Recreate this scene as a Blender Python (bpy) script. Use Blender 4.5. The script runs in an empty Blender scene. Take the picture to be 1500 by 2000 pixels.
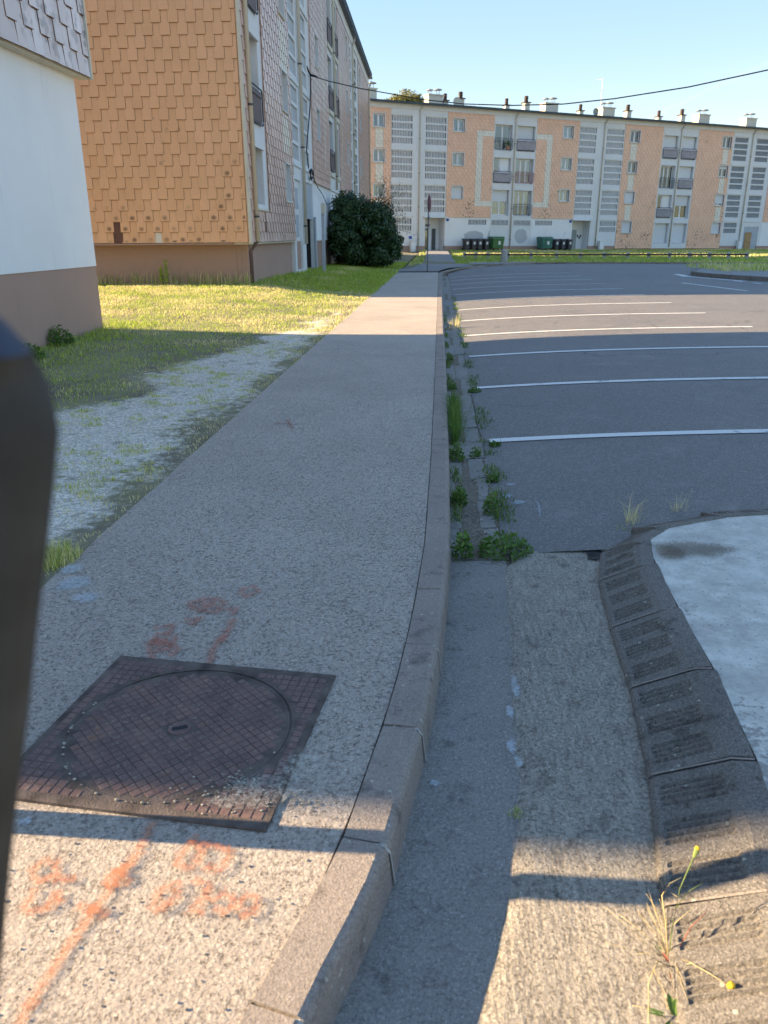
import bpy, math, random
import numpy as np
from mathutils import Vector, Matrix
from mathutils import noise as mnoise
rnd = random.Random(7)
rng = np.random.default_rng(7)
scene = bpy.context.scene
COL = scene.collection

# ------------------------------------------------------------------ camera
PITCH, YAW, ROLL = math.radians(19.373), math.radians(3.925), math.radians(0.372)
cd = bpy.data.cameras.new("camera")
cam = bpy.data.objects.new("camera", cd)
COL.objects.link(cam)
scene.camera = cam
cam.location = (0, 0, 1.6)
cam.matrix_world = (Matrix.Translation((0, 0, 1.6)) @ Matrix.Rotation(YAW, 4, 'Z') @
                    Matrix.Rotation(math.pi / 2 - PITCH, 4, 'X') @ Matrix.Rotation(-ROLL, 4, 'Z'))
cd.sensor_fit = 'VERTICAL'
cd.sensor_height = 34.6
cd.lens = 1540 / 2000 * 34.6
cd.clip_start = 0.02
cd.clip_end = 2000
cd.dof.use_dof = True
cd.dof.focus_distance = 5.5
cd.dof.aperture_fstop = 5.6

# ------------------------------------------------------------------ world and sun
SUN_EL = math.radians(20.0)
SUN_AZ = math.radians(1.4)          # shadows fall towards +X and slightly back to the camera
world = bpy.data.worlds.new("World")
scene.world = world
world.use_nodes = True
wt = world.node_tree
wt.nodes.clear()
wo = wt.nodes.new("ShaderNodeOutputWorld")
bg = wt.nodes.new("ShaderNodeBackground")
sky = wt.nodes.new("ShaderNodeTexSky")
sky.sky_type = 'NISHITA'
sky.sun_disc = False
sky.sun_elevation = SUN_EL
sky.sun_rotation = math.radians(270) + SUN_AZ
sky.altitude = 0
sky.air_density = 1.0
sky.dust_density = 0.1
sky.ozone_density = 1.2
bg.inputs[1].default_value = 0.116
# thin wisps of high cloud and a faint trail
tc = wt.nodes.new("ShaderNodeTexCoord")
mp = wt.nodes.new("ShaderNodeMapping")
mp.inputs['Scale'].default_value = (1.2, 3.0, 6.0)
mp.inputs['Rotation'].default_value = (0.3, 0.5, 0.2)
nz = wt.nodes.new("ShaderNodeTexNoise")
nz.inputs['Scale'].default_value = 2.2
nz.inputs['Detail'].default_value = 6
nz.inputs['Roughness'].default_value = 0.6
rp = wt.nodes.new("ShaderNodeMapRange")
rp.inputs['From Min'].default_value = 0.52
rp.inputs['From Max'].default_value = 0.85
rp.inputs['To Max'].default_value = 0.22
mx = wt.nodes.new("ShaderNodeMix")
mx.data_type = 'RGBA'
wt.links.new(tc.outputs['Generated'], mp.inputs[0])
wt.links.new(mp.outputs[0], nz.inputs[0])
wt.links.new(nz.outputs[0], rp.inputs[0])
# trail: a narrow great-circle band
dp = wt.nodes.new("ShaderNodeVectorMath"); dp.operation = 'DOT_PRODUCT'
TRAIL_N = (0, 0, 1)
def raydir(x, y):
    u, v = x - 750, y - 1000
    cr, sr = math.cos(ROLL), math.sin(ROLL)
    u, v = u * cr - v * sr, u * sr + v * cr
    d = (u, 1540.0, -v)
    cp, sp = math.cos(PITCH), math.sin(PITCH)
    d = (d[0], d[1] * cp + d[2] * sp, -d[1] * sp + d[2] * cp)
    cy, sy = math.cos(YAW), math.sin(YAW)
    return Vector((d[0] * cy - d[1] * sy, d[0] * sy + d[1] * cy, d[2])).normalized()
tn = raydir(1300, 215).cross(raydir(1500, 122)).normalized()
dp.inputs[1].default_value = tuple(tn)
ab = wt.nodes.new("ShaderNodeMath"); ab.operation = 'ABSOLUTE'
tr = wt.nodes.new("ShaderNodeMapRange")
tr.inputs['From Min'].default_value = 0.0; tr.inputs['From Max'].default_value = 0.0035
tr.inputs['To Min'].default_value = 0.16; tr.inputs['To Max'].default_value = 0.0
add = wt.nodes.new("ShaderNodeMath"); add.operation = 'ADD'; add.use_clamp = True
wt.links.new(tc.outputs['Generated'], dp.inputs[0])
wt.links.new(dp.outputs['Value'], ab.inputs[0])
wt.links.new(ab.outputs[0], tr.inputs[0])
wt.links.new(tr.outputs[0], add.inputs[0])
wt.links.new(rp.outputs[0], add.inputs[1])
wt.links.new(add.outputs[0], mx.inputs['Factor'])
hs = wt.nodes.new("ShaderNodeHueSaturation"); hs.inputs['Hue'].default_value = .513; hs.inputs['Saturation'].default_value = 2.55; hs.inputs['Value'].default_value = 1.0
gm = wt.nodes.new('ShaderNodeGamma'); gm.inputs[1].default_value = .3
wt.links.new(sky.outputs[0], gm.inputs[0]); wt.links.new(gm.outputs[0], hs.inputs['Color'])
wt.links.new(hs.outputs[0], mx.inputs['A'])
mx.inputs['B'].default_value = (1.5, 1.6, 1.7, 1)
wt.links.new(mx.outputs['Result'], bg.inputs[0])
wt.links.new(bg.outputs[0], wo.inputs[0])

sl = bpy.data.lights.new("sun", 'SUN')
sl.energy = 2.9
sl.angle = math.radians(0.6)
sl.color = (1.0, 0.76, 0.47)
sun = bpy.data.objects.new("sun", sl)
COL.objects.link(sun)
sd = Vector((math.cos(SUN_AZ) * math.cos(SUN_EL), -math.sin(SUN_AZ) * math.cos(SUN_EL), -math.sin(SUN_EL)))
sun.rotation_euler = sd.to_track_quat('-Z', 'Y').to_euler()
sun.location = (-30, 10, 30)

scene.view_settings.view_transform = 'Standard'
scene.view_settings.look = 'None'
scene.view_settings.gamma = 1
scene.view_settings.use_curve_mapping = False
scene.view_settings.exposure = 2.7
scene.render.engine = 'CYCLES'
scene.cycles.max_bounces = 6
scene.cycles.diffuse_bounces = 3
scene.cycles.transparent_max_bounces = 12
scene.cycles.use_denoising = True
scene.cycles.caustics_reflective = False
scene.cycles.caustics_refractive = False

# ------------------------------------------------------------------ materials
class NT:
    def __init__(s, name):
        s.m = bpy.data.materials.new(name)
        s.m.use_nodes = True
        s.t = s.m.node_tree
        s.b = s.t.nodes["Principled BSDF"]
        s.g = s.t.nodes.new("ShaderNodeNewGeometry")
        s.pos = s.g.outputs['Position']
    def L(s, a, b): s.t.links.new(a, b)
    def map(s, scale=(1, 1, 1), rot=(0, 0, 0), vec=None):
        n = s.t.nodes.new("ShaderNodeMapping")
        n.inputs['Scale'].default_value = scale
        n.inputs['Rotation'].default_value = rot
        s.L(vec or s.pos, n.inputs[0]); return n.outputs[0]
    def noise(s, scale, detail=4, rough=.55, vec=None, dist=0):
        n = s.t.nodes.new("ShaderNodeTexNoise")
        n.inputs['Scale'].default_value = scale
        n.inputs['Detail'].default_value = detail
        n.inputs['Roughness'].default_value = rough
        n.inputs['Distortion'].default_value = dist
        s.L(vec or s.pos, n.inputs['Vector']); return n.outputs[0]
    def voro(s, scale, vec=None, feature='F1', out='Distance', rand=1):
        n = s.t.nodes.new("ShaderNodeTexVoronoi")
        n.feature = feature
        n.inputs['Scale'].default_value = scale
        n.inputs['Randomness'].default_value = rand
        s.L(vec or s.pos, n.inputs['Vector']); return n.outputs[out]
    def rng(s, a, f0, f1, t0=0, t1=1):
        n = s.t.nodes.new("ShaderNodeMapRange")
        for i, v in ((1, f0), (2, f1), (3, t0), (4, t1)): n.inputs[i].default_value = v
        s.L(a, n.inputs[0]); return n.outputs[0]
    def math(s, op, a, b=None, clamp=False):
        n = s.t.nodes.new("ShaderNodeMath"); n.operation = op; n.use_clamp = clamp
        for i, v in enumerate((a, b)):
            if v is None: continue
            if isinstance(v, (int, float)): n.inputs[i].default_value = v
            else: s.L(v, n.inputs[i])
        return n.outputs[0]
    def mix(s, f, a, b, mode='MIX'):
        n = s.t.nodes.new("ShaderNodeMix"); n.data_type = 'RGBA'; n.blend_type = mode
        for k, v in (('Factor', f), ('A', a), ('B', b)):
            i = [q for q in n.inputs if q.name == k and q.enabled][0] if k != 'Factor' else n.inputs['Factor']
            if k == 'A': i = n.inputs[6]
            if k == 'B': i = n.inputs[7]
            if isinstance(v, (int, float)): i.default_value = v
            elif isinstance(v, tuple): i.default_value = (*v, 1) if len(v) == 3 else v
            else: s.L(v, i)
        return n.outputs[2]
    def sep(s, ax, vec=None):
        n = s.t.nodes.new("ShaderNodeSeparateXYZ"); s.L(vec or s.pos, n.inputs[0]); return n.outputs[ax]
    def attr(s, name):
        n = s.t.nodes.new("ShaderNodeAttribute"); n.attribute_name = name; return n.outputs['Fac']
    def orand(s):
        n = s.t.nodes.new("ShaderNodeObjectInfo"); return n.outputs['Random']
    def color(s, c):
        i = s.b.inputs['Base Color']
        if isinstance(c, tuple): i.default_value = (*c, 1)
        else: s.L(c, i)
        return s
    def rough(s, r, spec=.3, metal=0):
        i = s.b.inputs['Roughness']
        if isinstance(r, (int, float)): i.default_value = r
        else: s.L(r, i)
        s.b.inputs['Specular IOR Level'].default_value = spec
        s.b.inputs['Metallic'].default_value = metal
        return s
    def bump(s, h, strength=.5, dist=.01):
        n = s.t.nodes.new("ShaderNodeBump")
        n.inputs['Strength'].default_value = strength
        n.inputs['Distance'].default_value = dist
        s.L(h, n.inputs['Height']); s.L(n.outputs[0], s.b.inputs['Normal']); return s

def simple(name, c, rough=.8, var=.15, scale=3, spec=.3, bump=0, bscale=60, metal=0):
    k = NT(name)
    n1 = k.noise(scale, 5)
    dark = tuple(v * (1 - var * 1.5) for v in c); lite = tuple(min(1, v * (1 + var)) for v in c)
    k.color(k.mix(k.rng(n1, .3, .7), dark, lite)).rough(rough, spec, metal)
    if bump: k.bump(k.noise(bscale, 3), bump, .01)
    return k.m

def concrete(name, base, light, dark, pebble=90, grain=.35, bump=.6, blotch=1.5, lichen=0, streak=None, dist=.006):
    k = NT(name)
    wob = k.noise(pebble * .9, 2)
    big = k.rng(k.noise(blotch, 6, .6), .3, .7)
    c = k.mix(big, base, tuple(v * .78 for v in base))
    d1 = k.voro(pebble * 1.3); r1 = k.sep(0, k.voro(pebble * 1.3, out='Color')); r2 = k.sep(1, k.voro(pebble * 1.3, out='Color'))
    core = k.rng(d1, .55, .25)                       # rounded stone inside each cell
    c = k.mix(k.math('MULTIPLY', core, k.rng(r1, .5, 1, 0, grain * 1.5)), c, light)
    c = k.mix(k.math('MULTIPLY', core, k.rng(r2, .45, 0, 0, grain * 1.5)), c, dark)
    c = k.mix(k.rng(d1, .45, .75, 0, grain), c, tuple(v * .7 for v in base))
    fine = k.noise(pebble * 4.5, 3, .75)
    mid = k.noise(pebble * .95, 4, .7)
    c = k.mix(k.rng(fine, .52, .75, 0, .55), c, light)
    c = k.mix(k.rng(fine, .47, .25, 0, .75), c, dark)
    c = k.mix(k.rng(mid, .54, .7, 0, .35), c, light)
    pits = k.rng(mid, .44, .36)
    c = k.mix(k.math('MULTIPLY', pits, .38), c, dark)
    worn = k.rng(k.noise(.45, 5, .65), .52, .66, 0, .30)
    c = k.mix(worn, c, tuple(v * .55 for v in base))
    if lichen:
        l = k.math('MULTIPLY', k.rng(k.math('ADD', k.voro(24), k.math('MULTIPLY', k.noise(140, 3), .12)), .22, .16), k.rng(k.sep(2, k.voro(24, out='Color')), .62, .66))
        c = k.mix(k.math('MULTIPLY', l, lichen * .9), c, (.60, .58, .49))
        l2 = k.rng(k.noise(7, 6, .75), .55, .68)
        c = k.mix(k.math('MULTIPLY', l2, .6), c, tuple(v * .6 for v in dark))
    h = k.math('ADD', k.math('MULTIPLY', d1, -.9), k.math('MULTIPLY', fine, 1.2))
    h = k.math('ADD', h, k.math('MULTIPLY', pits, -1.0))
    if streak:
        w = k.noise(1, 3, .6, vec=k.map(streak))
        h = k.math('ADD', h, k.math('MULTIPLY', w, 2.2))
        c = k.mix(k.rng(w, .54, .72, 0, .3), c, light)
        c = k.mix(k.rng(w, .45, .30, 0, .35), c, dark)
    k.color(c).rough(.92, .25).bump(h, bump, dist)
    return k.m

MAT = {}
MAT['sidewalk'] = concrete('exposed_aggregate_concrete', (.62, .53, .455), (.86, .76, .65), (.11, .09, .075), 75, .5, 1.0, 1.2)
MAT['kerbtop'] = concrete('kerb_concrete', (.37, .31, .265), (.56, .49, .43), (.14, .115, .10), 130, .3, .6, 2.2, .7, dist=.004)
MAT['gutter'] = concrete('gutter_concrete', (.37, .335, .30), (.62, .57, .52), (.10, .09, .085), 110, .35, .7, 2.5, .35)
MAT['slab'] = concrete('brushed_concrete', (.52, .455, .375), (.80, .72, .60), (.14, .12, .10), 85, .5, 1.0, 2.0, .9, streak=(55, 9, 9))
MAT['ribkerb'] = concrete('weathered_kerb_concrete', (.28, .25, .22), (.58, .53, .47), (.06, .052, .046), 130, .4, .8, 3, 1.0)
MAT['ribdirt'] = concrete('grooved_kerb_concrete', (.26, .23, .20), (.50, .46, .40), (.06, .053, .047), 110, .4, .8, 6, .9)
MAT['caniveau'] = concrete('old_channel_concrete', (.36, .335, .30), (.52, .48, .43), (.10, .09, .08), 90, .3, .7, 2.5, .4)
MAT['path'] = concrete('path_concrete', (.33, .31, .295), (.42, .40, .37), (.2, .19, .18), 30, .2, .3, .8)

k = NT('pale_painted_concrete')
n1 = k.noise(38, 6, .7)
n0 = k.noise(4, 5, .6)
edge = k.rng(k.math('ADD', k.math('ADD', k.sep(0), k.math('MULTIPLY', k.sep(1), .22)), k.math('MULTIPLY', k.noise(3, 5), .5)), 1.55, 2.0)
near = k.rng(k.sep(1), 2.1, 1.6)
flake = k.rng(k.math('ADD', k.math('ADD', n1, k.math('MULTIPLY', n0, .35)), k.math('SUBTRACT', k.math('MULTIPLY', edge, .16), k.math('MULTIPLY', near, .12))), .635, .72)
c = k.mix(flake, (.34, .31, .27), k.mix(k.rng(k.noise(9, 6, .7), .3, .7), (.44, .41, .36), (.72, .68, .60)))
c = k.mix(k.rng(k.noise(70, 4, .75), .55, .72, 0, .7), c, (.34, .33, .31))
c = k.mix(k.rng(k.voro(28), .15, .08, 0, .75), c, (.12, .11, .10))
c = k.mix(k.rng(k.noise(5.5, 6, .75), .52, .68, 0, .6), c, (.33, .30, .26))
k.color(c).rough(.85, .3).bump(k.math('ADD', k.noise(120, 4), k.math('MULTIPLY', flake, .8)), .5, .004)
MAT['island'] = k.m

k = NT('asphalt')
vc = k.sep(0, k.voro(140, out='Color'))
c = k.mix(k.rng(k.noise(.5, 5, .6), .3, .7), (.15, .138, .134), (.19, .175, .165))
c = k.mix(k.rng(vc, .7, 1, 0, .6), c, (.42, .39, .35))
c = k.mix(k.rng(vc, .3, 0, 0, .6), c, (.07, .068, .068))
c = k.mix(k.rng(k.noise(3.2, 6, .65), .56, .7, 0, .4), c, (.30, .28, .26))
c = k.mix(k.rng(k.noise(.9, 3), .60, .7, 0, .45), c, (.12, .115, .11))
c = k.mix(k.rng(k.noise(2.4, 6, .7), .66, .70, 0, .6), c, (.06, .058, .06))
ck = k.t.nodes.new('ShaderNodeTexVoronoi'); ck.feature = 'DISTANCE_TO_EDGE'; ck.inputs['Scale'].default_value = .35
wv = k.t.nodes.new('ShaderNodeVectorMath'); wv.operation = 'ADD'; nn = k.t.nodes.new('ShaderNodeTexNoise'); nn.inputs['Scale'].default_value = 1.5; nn.inputs['Detail'].default_value = 6; k.L(k.pos, nn.inputs[0]); k.L(k.pos, wv.inputs[0]); k.L(nn.outputs[1], wv.inputs[1]); k.L(wv.outputs[0], ck.inputs['Vector'])
c = k.mix(k.math('MULTIPLY', k.rng(ck.outputs[0], .006, .001), k.rng(k.noise(.4, 2), .5, .6)), c, (.04, .04, .04))
k.color(c).rough(.62, .5).bump(k.math('SUBTRACT', k.noise(300, 3), k.voro(140)), .8, .006)
MAT['asphalt'] = k.m

MAT['tar'] = simple('dark_crumbled_asphalt', (.05, .048, .046), .9, .5, 30, bump=.8, bscale=120)

k = NT('white_road_paint')
w = k.math('MULTIPLY', k.rng(k.noise(60, 5, .7), .28, .42), k.rng(k.noise(5, 5, .7), .28, .42))
k.color(k.mix(w, (.16, .15, .15), (.72, .71, .68))).rough(.7)
MAT['roadpaint'] = k.m

# gravelly soil under the lawn, bare near the pavement
k = NT('stony_soil')
x = k.sep(0); y = k.sep(1)
bare = k.attr('bare')
gsoil = k.mix(k.rng(k.noise(6, 6, .65), .35, .65), (.16, .135, .10), (.26, .23, .18))
vv = k.sep(0, k.voro(70, out='Color'))
grav = k.mix(k.rng(vv, .2, .8), (.58, .52, .43), (.98, .90, .78))
grav = k.mix(k.rng(k.noise(5.5, 6, .75), .55, .70), grav, (.30, .27, .18))
grav = k.mix(k.rng(k.noise(160, 3), .48, .35, 0, .8), grav, (.14, .13, .11))
gr2 = k.mix(k.rng(k.noise(2.2, 6, .6), .3, .7), (.25, .235, .13), (.38, .34, .22))
base = k.mix(k.rng(k.noise(1.1, 5, .7), .42, .6), gr2, gsoil)
c = k.mix(k.rng(k.math('ADD', bare, k.math('MULTIPLY', k.math('SUBTRACT', k.noise(9, 5, .7), .5), 1.2)), .35, .6), base, grav)
k.color(c).rough(.95, .15).bump(k.math('SUBTRACT', k.noise(90, 4), k.voro(70)), .9, .012)
MAT['soil'] = k.m

def leafmat(name, c1, c2, straw=None, rough=.5, trans=.25, spec=.35):
    k = NT(name)
    a = k.attr('tone')
    c = k.mix(a, c1, c2)
    if straw: c = k.mix(k.rng(k.attr('dry'), .45, .75), c, straw)
    k.color(c).rough(rough, spec)
    tb = k.t.nodes.new("ShaderNodeBsdfTranslucent")
    ms = k.t.nodes.new("ShaderNodeMixShader"); ms.inputs[0].default_value = trans
    bright = k.mix(.5, c, (1, 1, .3), 'MULTIPLY')
    k.L(c, tb.inputs[0]); k.L(k.b.outputs[0], ms.inputs[1]); k.L(tb.outputs[0], ms.inputs[2])
    k.L(ms.outputs[0], k.t.nodes["Material Output"].inputs[0])
    return k.m
MAT['grass'] = leafmat('grass_blades', (.22, .35, .045), (.60, .66, .12), (.80, .70, .36), .6, .35, .25)
MAT['weed'] = leafmat('weed_leaves', (.06, .14, .02), (.16, .26, .05), (.38, .32, .16), .55, .3)
MAT['bush'] = leafmat('laurel_leaves', (.018, .05, .016), (.055, .11, .03), None, .35, .15, .5)
MAT['tree'] = leafmat('autumn_tree_leaves', (.12, .13, .03), (.30, .25, .06), None, .6, .3)
MAT['bark'] = simple('bark', (.10, .08, .06), .9, .3, 8, bump=.6)
MAT['twig'] = simple('dry_twig', (.16, .12, .09), .9, .3, 8)
MAT['straw'] = simple('dry_stalk', (.50, .40, .20), .8, .2, 20)
MAT['stalk'] = simple('green_stalk', (.22, .28, .08), .7, .2, 20)
MAT['petal'] = simple('yellow_petal', (.75, .45, .03), .7, .2, 40)
MAT['redleaf'] = simple('reddish_leaf', (.38, .12, .07), .6, .2, 20)

def slate_mat(name, c, c2, spots=None, lo=0, hi=0, stain=(.07, .05, .04), rough=.5, spec=.4, str_=.9, thr=.60, ztop=12):
    k = NT(name)
    r = k.math('FRACT', k.math('ADD', k.orand(), k.attr('tone')))
    col = k.mix(r, c, c2)
    col = k.mix(k.rng(k.noise(1.3, 5, .6), .4, .75, 0, .25), col, tuple(v * .6 for v in c))
    z = k.sep(2)
    zz = k.rng(z, ztop, .8, 0, 1)
    big = k.rng(k.math('ADD', k.noise(.55, 3), k.math('MULTIPLY', zz, .16)), .62, .76)
    sp = k.rng(k.noise(6.5, 4, .55), thr + .0, thr + .10)
    f = k.math('MULTIPLY', k.math('MULTIPLY', sp, big), str_)
    col = k.mix(f, col, stain)
    if spots:
        tcn = k.t.nodes.new("ShaderNodeTexCoord"); ob = tcn.outputs['Object']
        dx = k.math('SUBTRACT', k.sep(0, ob), .13); dz = k.math('SUBTRACT', k.sep(2, ob), .085)
        d = k.math('SQRT', k.math('ADD', k.math('MULTIPLY', dx, dx), k.math('MULTIPLY', k.math('MULTIPLY', dz, dz), 1.4)))
        d = k.math('ADD', d, k.math('MULTIPLY', k.math('SUBTRACT', k.noise(28, 5, .7), .5), .12))
        spot = k.rng(d, .085, .03)
        r2 = k.math('FRACT', k.math('MULTIPLY', k.orand(), 17.3))
        low = k.rng(z, spots[0], spots[0] - .35)
        edge_ = k.math('MULTIPLY', k.rng(k.sep(0), spots[1] - .5, spots[1]), k.rng(z, spots[2], spots[2] - .5))
        m_ = k.math('ADD', k.math('MULTIPLY', low, k.rng(r2, .15, .7)), k.math('MULTIPLY', edge_, k.rng(r2, .3, .7)), True)
        col = k.mix(k.math('MULTIPLY', k.math('MULTIPLY', spot, m_), .8), col, stain)
    k.color(col).rough(rough, spec).bump(k.noise(40, 4), .15, .004)
    return k.m
MAT['slate_gable'] = slate_mat('ochre_painted_slate', (.80, .45, .235), (.86, .49, .27), (2.45, -5.3, 3.6), thr=.62, ztop=5.2, stain=(.16, .09, .055))
MAT['slate_front'] = slate_mat('apricot_painted_slate', (.84, .49, .32), (.88, .54, .36), thr=.52, ztop=7.5, rough=.42, spec=.5)
MAT['slate_pink'] = slate_mat('pinkish_worn_slate', (.62, .42, .34), (.72, .53, .45), thr=.55, ztop=13, rough=.35, spec=.6)
MAT['slate_cream'] = slate_mat('cream_painted_slate', (.78, .71, .58), (.84, .77, .64), thr=.60, ztop=9)
MAT['slate_brown'] = simple('brown_replacement_slate', (.16, .075, .055), .6, .15)
MAT['slate_grey'] = slate_mat('pinkish_grey_slate', (.66, .56, .53), (.80, .72, .71), stain=(.035, .035, .035), thr=.50, ztop=16, str_=.8, rough=.5)

def wallmat(name, c, dirt=(.35, .32, .27), amount=.5, scale=1.2, bump=.25):
    k = NT(name)
    col = k.mix(k.rng(k.noise(scale, 5), .35, .7, 0, .35), c, tuple(v * .85 for v in c))
    st = k.noise(1, 5, .65, vec=k.map((6, 6, .7)))
    col = k.mix(k.math('MULTIPLY', k.rng(st, .58, .8), amount), col, dirt)
    col = k.mix(k.rng(k.noise(22, 5, .7), .66, .74, 0, amount * .7), col, dirt)
    k.color(col).rough(.85, .25).bump(k.noise(110, 3), bump, .003)
    return k.m
MAT['render'] = wallmat('white_render', (.85, .84, .82), amount=.18)
MAT['panel'] = wallmat('white_wall_panel', (.74, .74, .73), amount=.45)
MAT['patch'] = wallmat('grey_repaint_patch', (.50, .51, .52), amount=.3)
MAT['plinth'] = wallmat('brown_plinth_render', (.42, .28, .22), (.24, .18, .15), .5, .9)
MAT['cream_trim'] = wallmat('cream_trim', (.66, .62, .50), (.2, .17, .13), .6, 3)
MAT['pipe'] = wallmat('cream_pipe_paint', (.62, .56, .45), (.22, .13, .08), .5, 5)
MAT['chimney'] = wallmat('chimney_render', (.66, .62, .53), (.25, .22, .17), .6, 2)
MAT['white'] = simple('white_upvc', (.78, .79, .80), .4, .05, spec=.5)
MAT['shutter'] = NT('roller_shutter')
k = MAT['shutter']
wv = k.math('SINE', k.math('MULTIPLY', k.sep(2), 130))
k.color(k.mix(k.orand(), (.70, .71, .72), (.62, .63, .64))).rough(.5).bump(wv, .4, .005)
MAT['shutter'] = k.m
MAT['shutter_grey'] = simple('grey_shutter', (.42, .46, .50), .5, .08)
MAT['inner'] = simple('dark_interior', (.03, .032, .036), .9, .2)
MAT['stair_in'] = simple('stairwell_plaster', (.42, .43, .44), .9, .1)
MAT['metal_dark'] = simple('dark_painted_metal', (.06, .06, .075), .5, .2, 6, spec=.5)
MAT['metal_red'] = simple('red_painted_metal', (.42, .07, .06), .5, .2, 6)
MAT['brownpanel'] = NT('brown_ribbed_panel')
k = MAT['brownpanel']
k.color(k.mix(k.noise(3), (.11, .075, .08), (.17, .12, .12))).rough(.6).bump(k.math('SINE', k.math('MULTIPLY', k.sep(1), 140)), .5, .006)
MAT['brownpanel'] = k.m
MAT['greypanel'] = simple('grey_translucent_panel', (.52, .48, .51), .5, .1)
MAT['roofedge'] = simple('dark_roof_edge', (.055, .075, .085), .5, .2, 2)
MAT['fibre'] = simple('blue_grey_fibre_cement', (.075, .11, .15), .55, .2, 2)
MAT['terracotta'] = simple('dark_clay_pot', (.10, .07, .055), .8, .2)
MAT['zinc'] = simple('zinc_cowl', (.30, .31, .31), .5, .2, metal=.5)
MAT['louvre'] = simple('grey_louvre', (.42, .44, .45), .5, .1)
MAT['wood_door'] = simple('varnished_wood_door', (.42, .25, .12), .5, .2, 4)
MAT['door_dark'] = simple('dark_blue_door', (.035, .05, .07), .35, .2, spec=.5)
MAT['grey_door'] = simple('grey_green_door', (.30, .33, .32), .5, .1)
MAT['bin_grey'] = simple('dark_grey_plastic', (.045, .045, .055), .45, .2, 3, spec=.5)
MAT['bin_lid'] = simple('grey_plastic_lid', (.03, .03, .04), .4, .2, 3, spec=.5)
MAT['bin_green'] = simple('green_plastic', (.06, .17, .055), .45, .15, 3, spec=.5)
MAT['bin_teal'] = simple('teal_green_plastic', (.04, .16, .12), .45, .15, 3, spec=.5)
MAT['sticker'] = simple('white_sticker', (.75, .76, .76), .5, .05)
MAT['rubber'] = simple('black_rubber', (.02, .02, .02), .7, .2)
MAT['stone'] = concrete('bollard_stone', (.50, .47, .42), (.62, .6, .55), (.3, .28, .25), 40, .3, .4)
MAT['rail'] = simple('dark_rail', (.07, .055, .045), .6, .3, 5)
MAT['pole'] = simple('dark_sign_pole', (.14, .15, .15), .5, .2)
MAT['signback'] = simple('faded_red_sign', (.50, .24, .27), .5, .1)
MAT['blue'] = simple('blue_enamel', (.02, .08, .35), .4, .1)
MAT['cable'] = simple('black_cable', (.015, .017, .02), .6, .1)
MAT['planter'] = simple('terracotta_planter', (.40, .17, .09), .8, .1)
MAT['bar'] = simple('matte_dark_plastic', (.045, .047, .046), .7, .3, 14, spec=.3)
MAT['barcap'] = simple('dark_blue_plastic', (.05, .055, .075), .6, .2, 14, spec=.3)
MAT['galv'] = simple('galvanised_steel', (.35, .36, .36), .5, .15, metal=.6)
MAT['pebble'] = simple('loose_pebble', (.40, .36, .30), .85, .4, 40)

k = NT('rusty_cast_iron')
n1 = k.noise(9, 6, .7)
c = k.mix(k.rng(n1, .4, .65), (.125, .078, .075), (.20, .12, .10))
c = k.mix(k.rng(k.noise(5, 5, .7), .60, .70, 0, .8), c, (.26, .12, .05))
c = k.mix(k.rng(k.noise(90, 3, .7), .56, .66, 0, .6), c, (.27, .23, .18))
k.color(c).rough(.75, .4, .0).bump(k.noise(160, 4), .5, .003)
MAT['iron'] = k.m
MAT['dirt'] = concrete('gritty_dirt', (.24, .20, .15), (.50, .45, .37), (.08, .065, .05), 60, .5, .9, 4, 0)
MAT['iron_floor'] = simple('dirt_filled_cast_iron', (.125, .098, .085), .9, .35, 14, bump=.4, bscale=150)
k = NT('grout_dirt')
k.color(k.mix(k.rng(k.noise(60, 4), .4, .6), (.10, .085, .07), (.26, .22, .18))).rough(.95).bump(k.noise(200, 3), .6, .003)
MAT['grout'] = k.m

# glass that lets some of the dark room and the curtain show
def glassmat():
    m = bpy.data.materials.new('window_glass'); m.use_nodes = True
    t = m.node_tree; t.nodes.clear()
    o = t.nodes.new("ShaderNodeOutputMaterial"); tr_ = t.nodes.new("ShaderNodeBsdfTransparent")
    g_ = t.nodes.new("ShaderNodeBsdfGlossy"); g_.inputs['Roughness'].default_value = .03
    tr_.inputs[0].default_value = (.72, .8, .85, 1)
    fr = t.nodes.new("ShaderNodeFresnel"); fr.inputs[0].default_value = 1.6
    m1 = t.nodes.new("ShaderNodeMath"); m1.operation = 'ADD'; m1.inputs[1].default_value = .07
    t.links.new(fr.outputs[0], m1.inputs[0])
    mxs = t.nodes.new("ShaderNodeMixShader")
    t.links.new(m1.outputs[0], mxs.inputs[0])
    t.links.new(tr_.outputs[0], mxs.inputs[1]); t.links.new(g_.outputs[0], mxs.inputs[2])
    t.links.new(mxs.outputs[0], o.inputs[0])
    return m
MAT['glass'] = glassmat()
MAT['curtain'] = simple('net_curtain', (.42, .45, .49), .9, .15, 4)

def spraymat(name, c, thr):
    k = NT(name)
    tr_ = k.t.nodes.new("ShaderNodeBsdfTransparent")
    ms = k.t.nodes.new("ShaderNodeMixShader")
    edge = k.attr('edge')
    f = k.math('ADD', k.noise(75, 5, .8), k.math('MULTIPLY', edge, .24))
    k.L(k.rng(f, thr, thr + .24, 0, .55), ms.inputs[0])
    k.color(c).rough(.9, .2)
    k.L(tr_.outputs[0], ms.inputs[1]); k.L(k.b.outputs[0], ms.inputs[2])
    k.L(ms.outputs[0], k.t.nodes["Material Output"].inputs[0])
    return k.m
MAT['spray'] = spraymat('orange_spray_paint', (.50, .19, .10), .53)
MAT['spray_faint'] = spraymat('worn_orange_spray_paint', (.45, .17, .12), .53)
MAT['chalk'] = spraymat('pale_blue_paint', (.55, .62, .66), .56)
MAT['cement'] = spraymat('spilled_cement', (.60, .56, .48), .64)
MAT['damp'] = spraymat('dark_stain', (.19, .155, .115), .44)

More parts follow.
